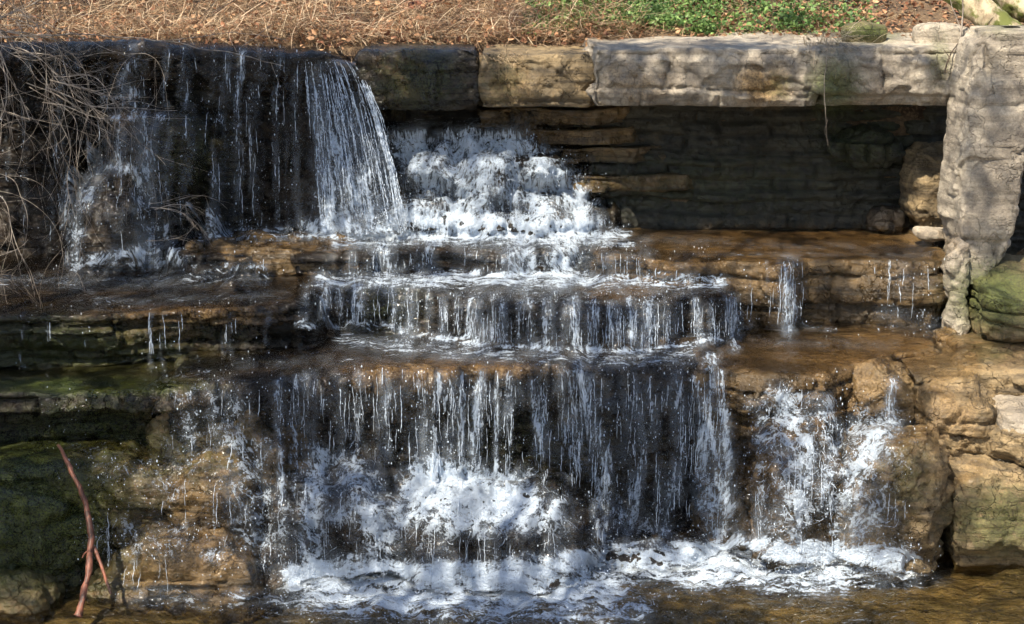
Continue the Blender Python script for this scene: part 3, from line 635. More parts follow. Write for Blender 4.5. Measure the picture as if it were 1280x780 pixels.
# E trickles
for x, v, y1 in [(190, .5, 460), (205, .4, 465), (280, .4, 445), (290, .55, 445), (337, .6, 435), (250, .35, 400), (225, .3, 450), (30, .35, 480), (110, .25, 440), (60, .3, 520), (375, .5, 405)]: st('s', [(x, 392), (x, y1)], 5, v)
# B main curtain
for k_ in range(44):
    x = 338 + 555 * (k_ + rc.uniform(-.5, 1.5)) / 44; y1 = rc.uniform(570, 640) if x < 760 else rc.uniform(620, 680); v_ = .66 + .17 * math.sin(x * .021 + 1) + rc.uniform(-.16, .2) - (.14 if x < 410 else 0)
    dx = rc.uniform(-12, 12); st('s', [(x, 466 + rc.uniform(0, 14)), (x + dx * .4, 530), (x + dx, y1)], rc.uniform(4, 17), float(np.clip(v_, .3, .93)))
st('s', [(350, 500), (620, 490), (880, 500)], 36, .5); st('s', [(700, 560), (880, 590)], 50, .45)
st('s', [(722, 462), (735, 520), (752, 580), (752, 670)], 16, .86); st('s', [(890, 445), (880, 500), (886, 560), (905, 640)], 14, .92); st('s', [(850, 465), (845, 580), (830, 670)], 14, .72); st('s', [(790, 470), (800, 580), (785, 670)], 10, .75)
st('l', [(530, 612), (590, 622), (650, 636)], 38, 1.25); st('l', [(500, 640), (600, 655), (690, 640)], 30, .9); st('l', [(400, 580), (385, 650), (395, 720)], 28, .84); st('l', [(440, 590), (470, 650), (480, 720)], 40, .84); st('l', [(540, 690), (560, 720)], 40, .66); st('l', [(620, 690), (640, 720)], 50, .55)
st('l', [(700, 640), (700, 690)], 30, .66); st('l', [(880, 600), (905, 680)], 26, .75); st('l', [(760, 640), (860, 690)], 24, .65); st('l', [(820, 600), (870, 640)], 24, .4); st('l', [(380, 640), (560, 650)], 22, .65)
# right cascade
st('l', [(975, 500), (990, 525), (1010, 560), (1000, 610), (990, 680)], 22, .86); st('l', [(1030, 510), (1040, 560), (1030, 620), (1045, 690)], 18, .74); st('l', [(1110, 530), (1080, 560), (1060, 620), (1070, 690)], 24, .82); st('l', [(1090, 600), (1095, 690)], 20, .5); st('l', [(950, 530), (955, 600), (945, 680)], 16, .6)
st('s', [(1118, 478), (1108, 525)], 11, .85); st('l', [(985, 540), (980, 680)], 48, .68); st('l', [(1075, 560), (1065, 685)], 54, .68); st('l', [(940, 510), (1020, 500)], 14, .66); st('l', [(900, 520), (930, 690)], 20, .38); st('l', [(1060, 540), (1120, 535)], 12, .7); st('s', [(1000, 470), (1060, 485)], 16, .25); st('l', [(1120, 640), (1110, 690)], 18, .5)
# lower left trickles
for x, y0, y1, wd, v in [(235, 500, 570, 24, .55), (265, 495, 540, 16, .7), (300, 510, 580, 24, .72), (325, 560, 640, 20, .8), (330, 640, 710, 14, .75), (285, 590, 640, 20, .6), (215, 560, 620, 14, .45), (170, 590, 640, 30, .35), (255, 650, 700, 12, .35), (355, 600, 720, 12, .8), (90, 520, 590, 20, .3), (225, 705, 740, 60, .2), (340, 500, 560, 20, .3)]:
    st('l', [(x, y0), (x + 10 * math.sin(x), (y0 + y1) / 2), (x + 6, y1)], wd * 1.25, v * .78)
st('l', [(150, 672), (310, 690)], 46, .42); st('l', [(280, 510), (300, 600), (340, 700)], 52, .50); st('l', [(120, 580), (200, 600)], 30, .34)
# pool foam
st('c', [(370, 718), (480, 716), (600, 722), (740, 704), (860, 694), (1000, 697), (1130, 702)], 26, 1.15); st('c', [(400, 735), (560, 745), (640, 740), (760, 735)], 36, 1.08); st('c', [(860, 712), (1040, 714)], 30, 1.05); st('c', [(760, 690), (850, 690)], 20, 1.05); st('c', [(780, 715), (900, 710), (1010, 712), (1100, 710)], 20, .8); st('c', [(420, 735), (560, 730), (740, 730)], 22, .75); st('c', [(560, 765), (640, 755), (760, 745)], 16, .85)
st('c', [(150, 742), (300, 748), (420, 750)], 16, .68); st('c', [(650, 770), (1000, 735), (1180, 725)], 14, .3); st('c', [(300, 770), (900, 770)], 14, .42); st('c', [(400, 752), (540, 762), (700, 772), (800, 762)], 24, .84); st('c', [(560, 780), (700, 778)], 14, .7); st('c', [(800, 740), (1000, 745)], 14, .45)

def dseg(px, py, a, b):
    ax, ay = a; bx, by = b; dx, dy = bx - ax, by - ay; L = dx * dx + dy * dy + 1e-9
    t = np.clip(((px - ax) * dx + (py - ay) * dy) / L, 0, 1); return np.hypot(px - ax - t * dx, py - ay - t * dy)
F_ = {k: np.zeros((NX, NS), np.float32) for k in 'slc'}
for k, pts, wd, v in S:
    x0 = min(p[0] for p in pts) - 2.2 * wd; x1 = max(p[0] for p in pts) + 2.2 * wd; y0 = min(p[1] for p in pts) - 2.2 * wd; y1 = max(p[1] for p in pts) + 2.2 * wd
    mi = (PX > x0) & (PX < x1) & (PY > y0) & (PY < y1)
    if not mi.any(): continue
    d = np.full(mi.sum(), 1e9)
    for a, b in zip(pts[:-1], pts[1:]): d = np.minimum(d, dseg(PX[mi], PY[mi], a, b))
    if k == 's':   # a strand does not reach above its lip or past its foot
        pass
    F_[k][mi] = np.maximum(F_[k][mi], v * np.exp(-(d / wd) ** 2 * .9))
Wk0 = (None, Trock * CA + gS[None, :] * SA, gS[None, :] * CA - Trock * SA)
nocap = ~((PY < 122) & (PX > 448)) & ~((Wk0[1] < 16.55) & (Wk0[2] > 3.2) & (PX > 448)) & ~((PX > 1186) & (PY < 440))
for k in 'slc': F_[k] *= nocap
dens = np.maximum(np.maximum(F_['s'], F_['l']), F_['c']); tot = F_['s'] + F_['l'] + F_['c'] + 1e-6
lace = blur(F_['l'] / tot, 3); calm = blur(F_['c'] / tot, 3)
# thin film on the level tops
dZ = np.zeros((NX, NS)); Zk = gS[None, :] * CA - Trock * SA; Yk = Trock * CA + gS[None, :] * SA
dY_ = np.gradient(Yk, axis=1); dZ_ = np.gradient(Zk, axis=1); flat = sstep(.75, .25, blur(np.abs(dZ_) / (np.hypot(dY_, dZ_) + 1e-6), 3))
film = flat.copy(); film[(PY < 285) & ~((PX < 470) & (PY > 50) & (PY < 72))] = 0; film[(PX > 1190) & (PY < 430)] = 0; film[(PX > 1225)] *= .3; film[Zk < .12] = 0; film[(PX > 120) & (PX < 350) & (PY > 640)] = 0
film[(PX < 100) & (PY > 470)] = 0; film[Zk > 2.2] = 0
film = blur(np.maximum(film, sstep(.1, .45, dens) * .8), 2)
# drape: smooth film, free fall below each lip
Tsm = blur(Trock, 2); Tf = np.minimum(Trock, 40) - .012
Tf = np.where(flat > .5, np.minimum(Tsm, Trock + .02) - .018, Tf)
pres = np.maximum(dens * (dens > .08), film * (film > .3))
tana = math.tan(TA)
for j in range(NS - 2, -1, -1):
    ab = Tf[:, j + 1]; fall = ab + tana * cell * .97
    Tf[:, j] = np.where((pres[:, j + 1] > .05) & ~((PX[:, j] > 445) & (PY[:, j] < 300)) & (calm[:, j] < .85), np.minimum(Tf[:, j], fall), Tf[:, j])
Wf = P3(Tf, II, JJ).reshape(-1, 3)
Tw = blur(Tf, 1)
froth = lace * sstep(.2, .9, dens)
nz = fbm(Wf * 9, 4, 55).reshape(NX, NS); nz2 = fbm(Wf * np.array([30, 30, 9]), 2, 56).reshape(NX, NS)
Tw = Tw - froth * (.02 + .035 * nz) - (F_['s'] > .1) * .012 * nz2 - np.clip(calm, 0, 1) * sstep(.5, 1.1, dens) * (.006 + .022 * np.maximum(nz, -.3))
Wf = P3(Tw, II, JJ)
arc = np.zeros((NX, NS)); arc[:, 1:] = np.cumsum(np.hypot(np.diff(Wf[:, :, 1], axis=1), np.diff(Wf[:, :, 2], axis=1)).clip(0, .06), axis=1)
arc = blur(arc, 6)
UV = np.stack([np.broadcast_to(gX[:, None], (NX, NS)), arc], -1)
pm = blur((Trock >= Tp[None, :] - .01).astype(float), 4); dens *= sstep(.99, .6, pm); film *= sstep(.99, .6, pm); pool_cell = pm > .995
active = (dens > .06) | (film > .15)
active = (blur(active.astype(float), 2) > .02) & ~pool_cell & (Wf[:, :, 1] < 17.6)

def skin(own, name, parent=None):
    q = (own & active)[:-1, :-1] & active[1:, :-1] & active[1:, 1:] & active[:-1, 1:]
    tj = Tw; big = np.maximum.reduce([np.abs(tj[1:, :-1] - tj[:-1, :-1]), np.abs(tj[1:, 1:] - tj[:-1, 1:]), np.abs(tj[:-1, 1:] - tj[:-1, :-1])]) > .5
    q &= ~big; i, j = np.nonzero(q)
    if len(i) == 0: return None
    idx = np.arange(NX * NS).reshape(NX, NS); f = np.stack([idx[i, j], idx[i + 1, j], idx[i + 1, j + 1], idx[i, j + 1]], 1)
    u, inv = np.unique(f, return_inverse=True); f = inv.reshape(-1, 4)
    a = {'dens': dens.ravel()[u], 'lace': lace.ravel()[u], 'calm': calm.ravel()[u], 'film': film.ravel()[u]}
    return mesh_obj(name, Wf.reshape(-1, 3)[u], f, M['water'], parent, a, UV.reshape(-1, 2)[u])
def inpoly(pts):
    r = np.zeros((NX, NS), bool); n = len(pts)
    for k in range(n):
        (x0, y0), (x1, y1) = pts[k], pts[(k + 1) % n]
        c = ((y0 > PY) != (y1 > PY)) & (PX < (x1 - x0) * (PY - y0) / ((y1 - y0) or 1e-9) + x0); r ^= c
    return r
def droplets(P, R, stretch=1.0):
    """small drops as octahedra stretched along their fall"""
    n = len(P); o = np.array([[1, 0, 0], [0, 1, 0], [-1, 0, 0], [0, -1, 0], [0, 0, 1], [0, 0, -1]], float)
    f = np.array([[0, 1, 4], [1, 2, 4], [2, 3, 4], [3, 0, 4], [1, 0, 5], [2, 1, 5], [3, 2, 5], [0, 3, 5]])
    sc = np.stack([R, R, R * stretch], 1)
    V = P[:, None, :] + o[None] * sc[:, None, :]; F = f[None] + (np.arange(n) * 6)[:, None, None]
    return V.reshape(-1, 3), F.reshape(-1, 3)
Wff = P3(Tf, II, JJ)
def strands(sel, n, rg, kind='s', lenr=(.05, .38), rr=(.0014, .0038)):
    wgt = (np.maximum(F_['s'], .6 * F_['l'] if kind == 'm' else 0) ** 1.5) * sel * (np.abs(dZ_) > .3 * np.hypot(dY_, dZ_)); s_ = wgt.sum()
    if s_ < 1: return None
    n = int(n * .13); k = rg.choice(NX * NS, n, p=(wgt / s_).ravel()); PP = []; RR = []
    for q in k:
        i, j = divmod(int(q), NS); L = rg.uniform(*lenr); m = int(L / .016) + 3; x = gX[i] + rg.uniform(-.01, .01)
        jj = j - np.arange(m) * .016 / cell * CA; ii = (x - X0) / cell + np.cumsum(rg.normal(0, .11, m)) + rg.uniform(-.02, .02) * np.arange(m)
        okk = (jj > 2) & (ii > 1) & (ii < NX - 2)
        if okk.sum() < 4: continue
        jj = jj[okk]; ii = ii[okk]; a = ii.astype(int); b = jj.astype(int)
        bad = np.nonzero((dens[a, b] < .12) | (flat[a, b] > .5))[0]; bad = bad[bad > 2]
        if len(bad): a = a[:bad[0]]; b = b[:bad[0]]; ii = ii[:bad[0]]; jj = jj[:bad[0]]
        if len(a) < 4: continue
        t = Tf[a, b] - .014 - rg.uniform(0, .03); t = np.convolve(np.pad(t, 2, 'edge'), np.ones(5) / 5, 'valid'); s = S0 + jj * cell
        P = np.stack([X0 + ii * cell, t * CA + s * SA, s * CA - t * SA], 1)
        r0 = rg.uniform(*rr); bead = .55 + .6 * np.abs(np.sin(np.arange(len(a)) * rg.uniform(.5, 1.1) + rg.uniform(0, 6))) * rg.uniform(.4, 1)
        PP.append(P); RR.append(r0 * bead * np.sin(np.linspace(.15, 3.0, len(a))) ** .5)
    return tubes(PP, RR, 4) if PP else None
def spray(sel, n, rg, out=(.0, .12), rr=(.0014, .0045), up=.05, fld=None):
    wgt = ((dens if fld is None else fld) ** 1.2) * sel; s_ = wgt.sum()
    if s_ < 1: return None
    k = rg.choice(NX * NS, int(n * .3), p=(wgt / s_).ravel()); i = k // NS; j = k % NS; P = Wff[i, j].copy()
    m = len(k); P[:, 0] += rg.normal(0, .03, m); P[:, 1] -= rg.uniform(out[0], out[1], m) ** 1.0 + .01; P[:, 2] += np.abs(rg.normal(0, up, m)) - .01
    R = rg.uniform(rr[0], rr[1], m) * rg.choice([.6, 1, 1, 1.5], m)
    V, F = droplets(P, R, 1.0); 
    st_ = np.repeat(rg.uniform(1, 2.6, m), 6); V[:, 2] = np.repeat(P[:, 2], 6) + (V[:, 2] - np.repeat(P[:, 2], 6)) * st_
    return V, F
def filaments(sel, n, rg):
    wgt = sstep(.3, 1, F_['l']) * sel + .35 * sstep(.5, 1.1, F_['c']) * sel; s_ = wgt.sum()
    if s_ < 1: return None
    k = rg.choice(NX * NS, int(n), p=(wgt / s_).ravel()); PP = []; RR = []
    for q in k:
        i, j = divmod(int(q), NS); p = P3(Tw, i, j) + np.array([0, -.01 - .03 * rg.random(), 0]); m = rg.integers(5, 12); d = rg.normal(0, 1, 3) * np.array([1, .5, 1]) + np.array([0, 0, -.6]); P = [p]; c = rg.normal(0, .35, 3)
        for _ in range(m): d = d / (np.linalg.norm(d) + 1e-6) + c + rg.normal(0, .15, 3); P.append(P[-1] + d / np.linalg.norm(d) * .009)
        PP.append(np.array(P)); RR.append(rg.uniform(.0010, .0026) * (.6 + .5 * rg.random(len(P))) * np.sin(np.linspace(.2, 2.95, len(P))) ** .5)
    return tubes(PP, RR, 4)
FALLS = [
 ('far left cascade splitting white around a dark domed boulder', [(-60, 40), (222, 40), (225, 335), (-60, 350)], 260, 1400, 0),
 ('thin beaded streams falling down the dark upper left wall', [(222, 40), (376, 40), (382, 306), (225, 300)], 420, 1500, 0),
 ('foaming white cascade under the cap stones right of the tall sheet', [(440, 108), (820, 108), (820, 291), (440, 291)], 150, 4200, 1),
 ('short falls over the low dark ledge at the foot of the foaming cascade', [(225, 306), (910, 306), (910, 341), (560, 349), (225, 349)], 420, 1500, 0),
 ('beaded curtain over the rounded lip of the middle ledge', [(380, 352), (560, 352), (560, 366), (940, 366), (940, 405), (900, 430), (490, 430), (470, 404), (380, 404)], 1500, 3000, 0),
 ('single narrow fall off the right shelf', [(925, 325), (1012, 325), (1012, 408), (940, 408)], 180, 500, 0),
 ('thin dribbles over the face of the right shelf beside the pillar rock', [(1030, 325), (1185, 325), (1185, 420), (1030, 420)], 150, 500, 0),
 ('trickles dripping from the rim of the broad left ledge', [(-60, 385), (395, 372), (395, 430), (330, 462), (200, 478), (-60, 478)], 200, 500, 0),
 ('long curtain of beaded strands down the central ledge into froth', [(335, 464), (910, 450), (925, 712), (362, 722), (345, 560)], 3000, 9500, 1),
 ('lacy white cascade over the brown rocks on the right', [(925, 470), (1150, 462), (1190, 715), (925, 712)], 500, 3600, 1),
 ('broken trickles over the gravelly brown boulders at lower left', [(-60, 484), (335, 466), (345, 560), (362, 722), (100, 735), (-60, 700)], 350, 2400, 1),
]
used = np.zeros((NX, NS), bool)
for n_, (lab, poly, ns, nd, mix_) in enumerate(FALLS):
    sel = inpoly(poly) & active & ~used; used |= sel
    rg = np.random.default_rng(900 + n_); pts = Wf[sel]; base = (float(pts[:, 0].mean()), float(pts[:, 1].min()), float(pts[:, 2].min()))
    root = empty('waterfall', lab, 'waterfall')
    root.location = (0, 0, 0)
    skin(sel, 'water_veil', root)
    s_ = strands(sel, ns, rg, 'm' if mix_ else 's')
    if s_: tag(mesh_obj('water_strands', *s_, M['drop'], root), kind='stuff')
    f_ = filaments(sel, 350, rg) if n_ in (2, 8, 9) else None
    if f_: tag(mesh_obj('froth', *f_, M['drop'], root), kind='stuff')
    d_ = spray(sel, nd, rg, up=.05 if mix_ else .02, out=(0, .14) if mix_ else (0, .06))
    if d_: tag(mesh_obj('droplets', *d_, M['drop'], root, smooth=False), kind='stuff')
o = skin(~used, 'water'); tag(o, kind='structure')

# the tall free sheet: leaves the rounded lip and fans to the right as it falls
def sheet():
    root = empty('waterfall', 'tall blue white sheet of water arching off the upper lip, fanning to the right', 'waterfall')
    for lay_, (yo, dn) in enumerate([(0, .88), (.07, .66)]):
        nu, nv = 110, 170; V = np.zeros((nu, nv, 3)); uv = np.zeros((nu, nv, 2)); D = np.zeros((nu, nv))
        ub = np.linspace(0, 1, nu)
        for i, u in enumerate(ub):
            tp = at_y(380 + 64 * u, 66 + 12 * u, 16.6); x0, y0, z0 = tp; bx = at_y(400 + 114 * u, 300, 16.3)[0]
            v = np.linspace(0, 1, nv); zz = z0 + .0 - (z0 - zD - .02) * v ** 1.0
            tfall = np.sqrt(np.clip((z0 - zz) / (z0 - zD), 0, 1)); V[i, :, 0] = x0 + (bx - x0) * tfall ** (1.25)
            V[i, :, 1] = y0 + .0 - (.30 + .08 * math.sin(u * 3)) * tfall ** .9 + yo * .7; V[i, :, 2] = zz
            uv[i, :, 0] = u * (.55 + .0 * v); uv[i, :, 1] = v * 1.9 + lay_ * 5
            D[i] = sstep(1.0, .93, v) * (1 - .38 * float(sstep(.6, .95, np.array(u)))) * dn * (.55 + .45 * sstep(.0, .5, v)) * (1 - .35 * (1 - abs(2 * u - 1)) * (1 - v)) + .15 * (u > .9)
        P = V.reshape(-1, 3); P[:, 1] -= .05 * fbm(np.stack([uv[..., 0].ravel() * 14, uv[..., 1].ravel() * 1.5, P[:, 0] * 0], 1), 4, 77 + lay_) + .015 * vnoise(P * 30, 7)
        D = D.ravel(); e_ = sstep(0, .04, np.repeat(ub, nv)) * sstep(1, .97, np.repeat(ub, nv)); D = D * (.4 + .6 * e_)
        mesh_obj('water_veil', P, gridF(nu, nv), M['water'], root, {'dens': D, 'lace': np.tile(sstep(.7, 1, np.linspace(0, 1, nv)) * .5, nu), 'calm': D * 0, 'film': D * 0 + .15}, uv.reshape(-1, 2))
        if lay_ == 0: G = V.copy()
    rg = np.random.default_rng(31); PP = []; RR = []
    for k in range(150):
        i = rg.integers(0, 110) if k > 40 else min(109, int(rg.normal(104, 3))); j0 = rg.integers(0, 110); L = rg.integers(20, 60); j1 = min(169, j0 + L); P = G[i, j0:j1].copy(); P[:, 1] -= rg.uniform(.01, .06); P[:, 0] += np.cumsum(rg.normal(0, .0016, len(P)))
        PP.append(P); RR.append(rg.uniform(.002, .0055) * (.6 + .5 * np.abs(np.sin(np.arange(len(P)) * .9))) * np.sin(np.linspace(.1, 3.04, len(P))) ** .5)
    tag(mesh_obj('water_strands', *tubes(PP, RR, 4), M['drop'], root), kind='stuff')
    m = 700; i = rg.integers(0, 110, m); j = 169 - (rg.random(m) ** 1.5 * 169).astype(int); P = G[i, j] + rg.normal(0, .04, (m, 3)); P[:, 1] -= .03
    tag(mesh_obj('droplets', *droplets(P, rg.uniform(.002, .006, m), 1.6), M['drop'], root, smooth=False), kind='stuff')
sheet()

# the pool
def pool():
    gx = np.linspace(-5.6, 5.6, 560); gy = np.concatenate([np.linspace(3, 11.8, 60), np.linspace(11.82, 14.4, 130)]); X, Y = np.meshgrid(gx, gy, indexing='ij')
    P = np.stack([X.ravel(), Y.ravel(), X.ravel() * 0], 1); px, py = proj(P)
    d = np.zeros(len(P))
    for k, pts, wd, v in S:
        if k != 'c' or min(p[1] for p in pts) < 650: continue
        q = np.full(len(P), 1e9)
        for a, b in zip(pts[:-1], pts[1:]): q = np.minimum(q, dseg(px, py, a, b))
        d = np.maximum(d, v * np.exp(-(q / wd / 1.15) ** 2 * .8))
    P[:, 2] = .020 * fbm(P * np.array([3, 6, 1]), 3, 70) + .010 * fbm(P * np.array([11, 19, 1]), 2, 71) + sstep(.35, 1, d) * (.012 + .035 * fbm(P * 5, 4, 72)) + .008 * sstep(.3, .9, d) * fbm(P * 22, 3, 73)
    d = d + .06 * sstep(1.2, .2, np.abs(py - 720) / 60)
    tag(mesh_obj('water', P, gridF(len(gx), len(gy)), M['pool'], None, {'dens': d, 'lace': d * 0, 'calm': d * 0 + 1, 'film': d * 0 + 1}, P[:, :2]), kind='structure')
    rg = np.random.default_rng(5); w_ = np.maximum(d - .35, 0) ** 1.2; k = rg.choice(len(P), 5200, p=w_ / w_.sum()); Q = P[k] + rg.normal(0, .03, (5200, 3)) * np.array([1, 1, 0]); Q[:, 2] += np.abs(rg.normal(0, .07, 5200)) * rg.choice([.4, 1, 1.6], 5200)
    tag(mesh_obj('spray', *droplets(Q, rg.uniform(.0018, .0065, 5200), 1.2), M['drop'], smooth=False), kind='stuff')
pool()
#PLANTS
def hit(px, py):
    """the place on the rock or bank that the photograph shows at px, py"""
    if py < 58: return Vector(at_z(px, py, 4.0))
    if py > 740: return Vector(at_z(px, py, 0))
    d = (PX - px) ** 2 + (PY - py) ** 2; k = int(np.argmin(d)); return Vector(P3(Tf, k // NS, k % NS).tolist())
def gz(x, y):
    P = np.stack([x, y, x * 0], 1); return 3.80 + .22 * np.maximum(0, y - 17.0) ** .9 + .07 * fbm(P * .9, 5, 3)
def gauss_col(rg, n, A, B_, j=.15):
    t = rg.random(n)[:, None]; c = np.array(A) * (1 - t) + np.array(B_) * t; return np.clip(c * (1 + rg.normal(0, j, (n, 1))), .005, .9)
def blades(P, L, Wd, az, el, curl, col):
    """narrow bent ribbons: start, length, width, heading, rise, bend"""
    n = len(P); m = 5; V = np.zeros((n, m, 2, 3)); p = P.copy(); a = az.copy(); e = el.copy()
    for k in range(m):
        sd_ = np.stack([-np.sin(a), np.cos(a), a * 0 + .3], 1); w_ = (Wd * (1 - (k / (m - 1)) ** 2 * .85))[:, None]
        V[:, k, 0] = p - sd_ * w_ / 2; V[:, k, 1] = p + sd_ * w_ / 2
        p = p + (L / (m - 1))[:, None] * np.stack([np.cos(a) * np.cos(e), np.sin(a) * np.cos(e), np.sin(e)], 1); e = e - curl / m; a = a + curl * .25
    b = np.arange(n)[:, None] * (2 * m); F = np.stack([np.stack([2 * k + b[:, 0], 2 * k + 1 + b[:, 0], 2 * k + 3 + b[:, 0], 2 * k + 2 + b[:, 0]], 1) for k in range(m - 1)], 1).reshape(-1, 4)
    return V.reshape(-1, 3), F, np.repeat(col, 2 * m, 0)
def leaves(P, Sz, col, rg, asp=.55, flatn=.6):
    """folded pointed leaves, six-sided"""
    n = len(P); u = rg.normal(size=(n, 3)); u[:, 2] *= (1 - flatn); u /= np.linalg.norm(u, axis=1)[:, None]; w_ = rg.normal(size=(n, 3)); w_[:, 2] *= (1 - flatn); w_ -= (w_ * u).sum(1)[:, None] * u; w_ /= np.linalg.norm(w_, axis=1)[:, None]
    nn = np.cross(u, w_); T_ = [(-.5, 0, 0), (-.15, asp / 2, .12), (.25, asp * .4, .12), (.5, 0, .0), (.25, -asp * .4, .12), (-.15, -asp / 2, .12)]
    V = np.stack([P + Sz[:, None] * (a * u + b * w_ + c * nn) for a, b, c in T_], 1); b = (np.arange(n) * 6)[:, None]
    F = np.concatenate([b + np.array([[0, 1, 2, 3]]), b + np.array([[0, 3, 4, 5]])]); return V.reshape(-1, 3), F, np.repeat(col, 6, 0)
def merge(L):
    VV = []; FF = []; CC = []; o = 0
    for v, f, c in L: VV.append(v); FF.append(f + o); CC.append(c); o += len(v)
    return np.concatenate(VV), np.concatenate(FF), np.concatenate(CC)

rg = np.random.default_rng(77)
def bank(n, x0, x1, ymax=23, y0=17.25, p=1.6):
    x = rg.uniform(x0, x1, n); y = y0 + (ymax - y0) * rg.random(n) ** p; return x, y
# dry straw
def straw(n, x0, x1, tall, L0, L1, colA, colB, wd=(.003, .007), ymax=23, y0=17.2):
    x, y = bank(n, x0, x1, ymax, y0); k = .5 + .5 * np.clip(fbm(np.stack([x, y, x * 0], 1) * 2.2, 3, 9) + .4, 0, 1)
    z = gz(x, y) + rg.random(n) ** 1.5 * tall * k
    return blades(np.stack([x, y, z], 1), rg.uniform(L0, L1, n), rg.uniform(*wd, n), rg.uniform(0, 6.28, n), rg.normal(.12, .35, n), rg.normal(.5, .7, n), gauss_col(rg, n, colA, colB))
V, F, Cc = merge([straw(20000, -6.4, 1.3, .20, .08, .34, (.16, .09, .045), (.50, .35, .20)), straw(3000, -6.4, 1.3, .24, .2, .6, (.30, .20, .12), (.62, .47, .32), (.005, .010)), straw(9000, -6.4, 1.3, .22, .06, .3, (.22, .085, .04), (.42, .20, .10)), straw(5000, -6.4, .9, .26, .1, .5, (.42, .30, .18), (.62, .50, .34)), straw(6000, -6.4, 1.0, .22, .1, .4, (.05, .03, .02), (.14, .08, .045)),
                  straw(3500, 1.0, 6.4, .08, .06, .25, (.30, .2, .1), (.5, .38, .22)), straw(2500, -1, 1.4, .25, .15, .5, (.16, .09, .05), (.34, .22, .13))])
tag(mesh_obj('dry_grass', V, F, M['plant'], None, {'col': Cc}, smooth=False), kind='stuff')
x, y = bank(16000, -6.4, 6.4, 22.5, 17.0, 1.5); kp = (x > 1.6) | (rg.random(len(x)) < .35); x = x[kp]; y = y[kp]; n = len(x)
V, F, Cc = leaves(np.stack([x, y, gz(x, y) + .015 + rg.random(n) * .05 + (x < 1) * rg.random(n) * .12], 1), rg.uniform(.03, .085, n), gauss_col(rg, n, (.16, .06, .03), (.46, .27, .14), .25), rg, .6, .55)
tag(mesh_obj('leaf_litter', V, F, M['plant'], None, {'col': Cc}, smooth=False), kind='stuff')
# green ground cover
x, y = bank(95000, .1, 5.2, 22.5, 17.35, 1.3); pxx, pyy = proj(np.stack([x, y, gz(x, y)], 1))
pr = sstep(640, 720, pxx) * sstep(1120, 960, pxx) * sstep(64, 48, pyy + 14 * fbm(np.stack([x, y, x * 0], 1) * 2, 3, 21)) * (.25 + .9 * sstep(-.3, .4, fbm(np.stack([x, y, x * 0], 1) * 1.7, 3, 22))) * np.where(pxx > 900, .55, 1)
kp = rg.random(len(x)) < pr; x = x[kp]; y = y[kp]; n = len(x)
V, F, Cc = leaves(np.stack([x, y, gz(x, y) + .02 + rg.random(n) ** .7 * .13], 1), rg.uniform(.02, .06, n), gauss_col(rg, n, (.05, .11, .025), (.21, .32, .09), .25), rg, .65, .4)
g2 = blades(np.stack([x, y, gz(x, y)], 1)[:5000], rg.uniform(.08, .22, min(n, 5000)), rg.uniform(.003, .006, min(n, 5000)), rg.uniform(0, 6.28, min(n, 5000)), rg.uniform(.6, 1.4, min(n, 5000)), rg.normal(.8, .4, min(n, 5000)), gauss_col(rg, min(n, 5000), (.07, .12, .03), (.24, .30, .10)))
V, F, Cc = merge([(V, F, Cc), g2])
tag(mesh_obj('ground_cover', V, F, M['leaf'], None, {'col': Cc}, smooth=False), kind='stuff')
# small stones on the cap
# grass tuft hanging over the cap, with one long root
t = empty('grass_tuft', 'straw coloured grass tuft hanging over the cap stones with one long trailing root', 'grass tuft')
n = 170; c = np.array(at_y(1036, 58, 16.35)); P = c + rg.normal(0, 1, (n, 3)) * np.array([.11, .08, .02])
az = rg.uniform(math.pi, 2 * math.pi, n); V, F, Cc = blades(P, rg.uniform(.15, .55, n), rg.uniform(.003, .006, n), az, rg.normal(.45, .4, n), rg.uniform(1.6, 3.2, n), gauss_col(rg, n, (.30, .22, .13), (.58, .48, .33)))
mesh_obj('grass_blades', V, F, M['plant'], t, {'col': Cc}, smooth=False)
def pxpath(L, Y, r0, r1, n=30, wob=.006, seed=1):
    Q = np.array([at_y(a, b, Y if np.isscalar(Y) else Y[i]) for i, (a, b) in enumerate(L)]); s_ = np.concatenate([[0], np.cumsum(np.linalg.norm(np.diff(Q, axis=0), axis=1))]); tt_ = np.linspace(0, s_[-1], n)
    P = np.stack([np.interp(tt_, s_, Q[:, i]) for i in range(3)], 1)
    for _ in range(3): P[1:-1] = (P[:-2] + P[2:] + 2 * P[1:-1]) / 4
    P += np.stack([n1(tt_ * 5, seed + i) for i in range(3)], 1) * wob; return P, np.linspace(r0, r1, n)
a = [pxpath([(1034, 60), (1030, 100), (1032, 150), (1034, 182)], 15.98, .004, .002), pxpath([(1034, 150), (1030, 165), (1037, 185)], 15.98, .002, .001)]
mesh_obj('root', *tubes([q[0] for q in a], [q[1] for q in a]), M['twig'], t)
t = empty('grass_tuft', 'small drooping root tuft on the brown cap stone next to the dark mossy one', 'grass tuft')
n = 60; c = np.array(at_y(632, 72, 16.1)); P = c + rg.normal(0, 1, (n, 3)) * np.array([.10, .08, .02])
V, F, Cc = blades(P, rg.uniform(.08, .3, n), rg.uniform(.003, .005, n), rg.uniform(math.pi, 2 * math.pi, n), rg.normal(.4, .4, n), rg.uniform(1.2, 2.8, n), gauss_col(rg, n, (.2, .13, .07), (.45, .33, .2)))
mesh_obj('grass_blades', V, F, M['plant'], t, {'col': Cc}, smooth=False)
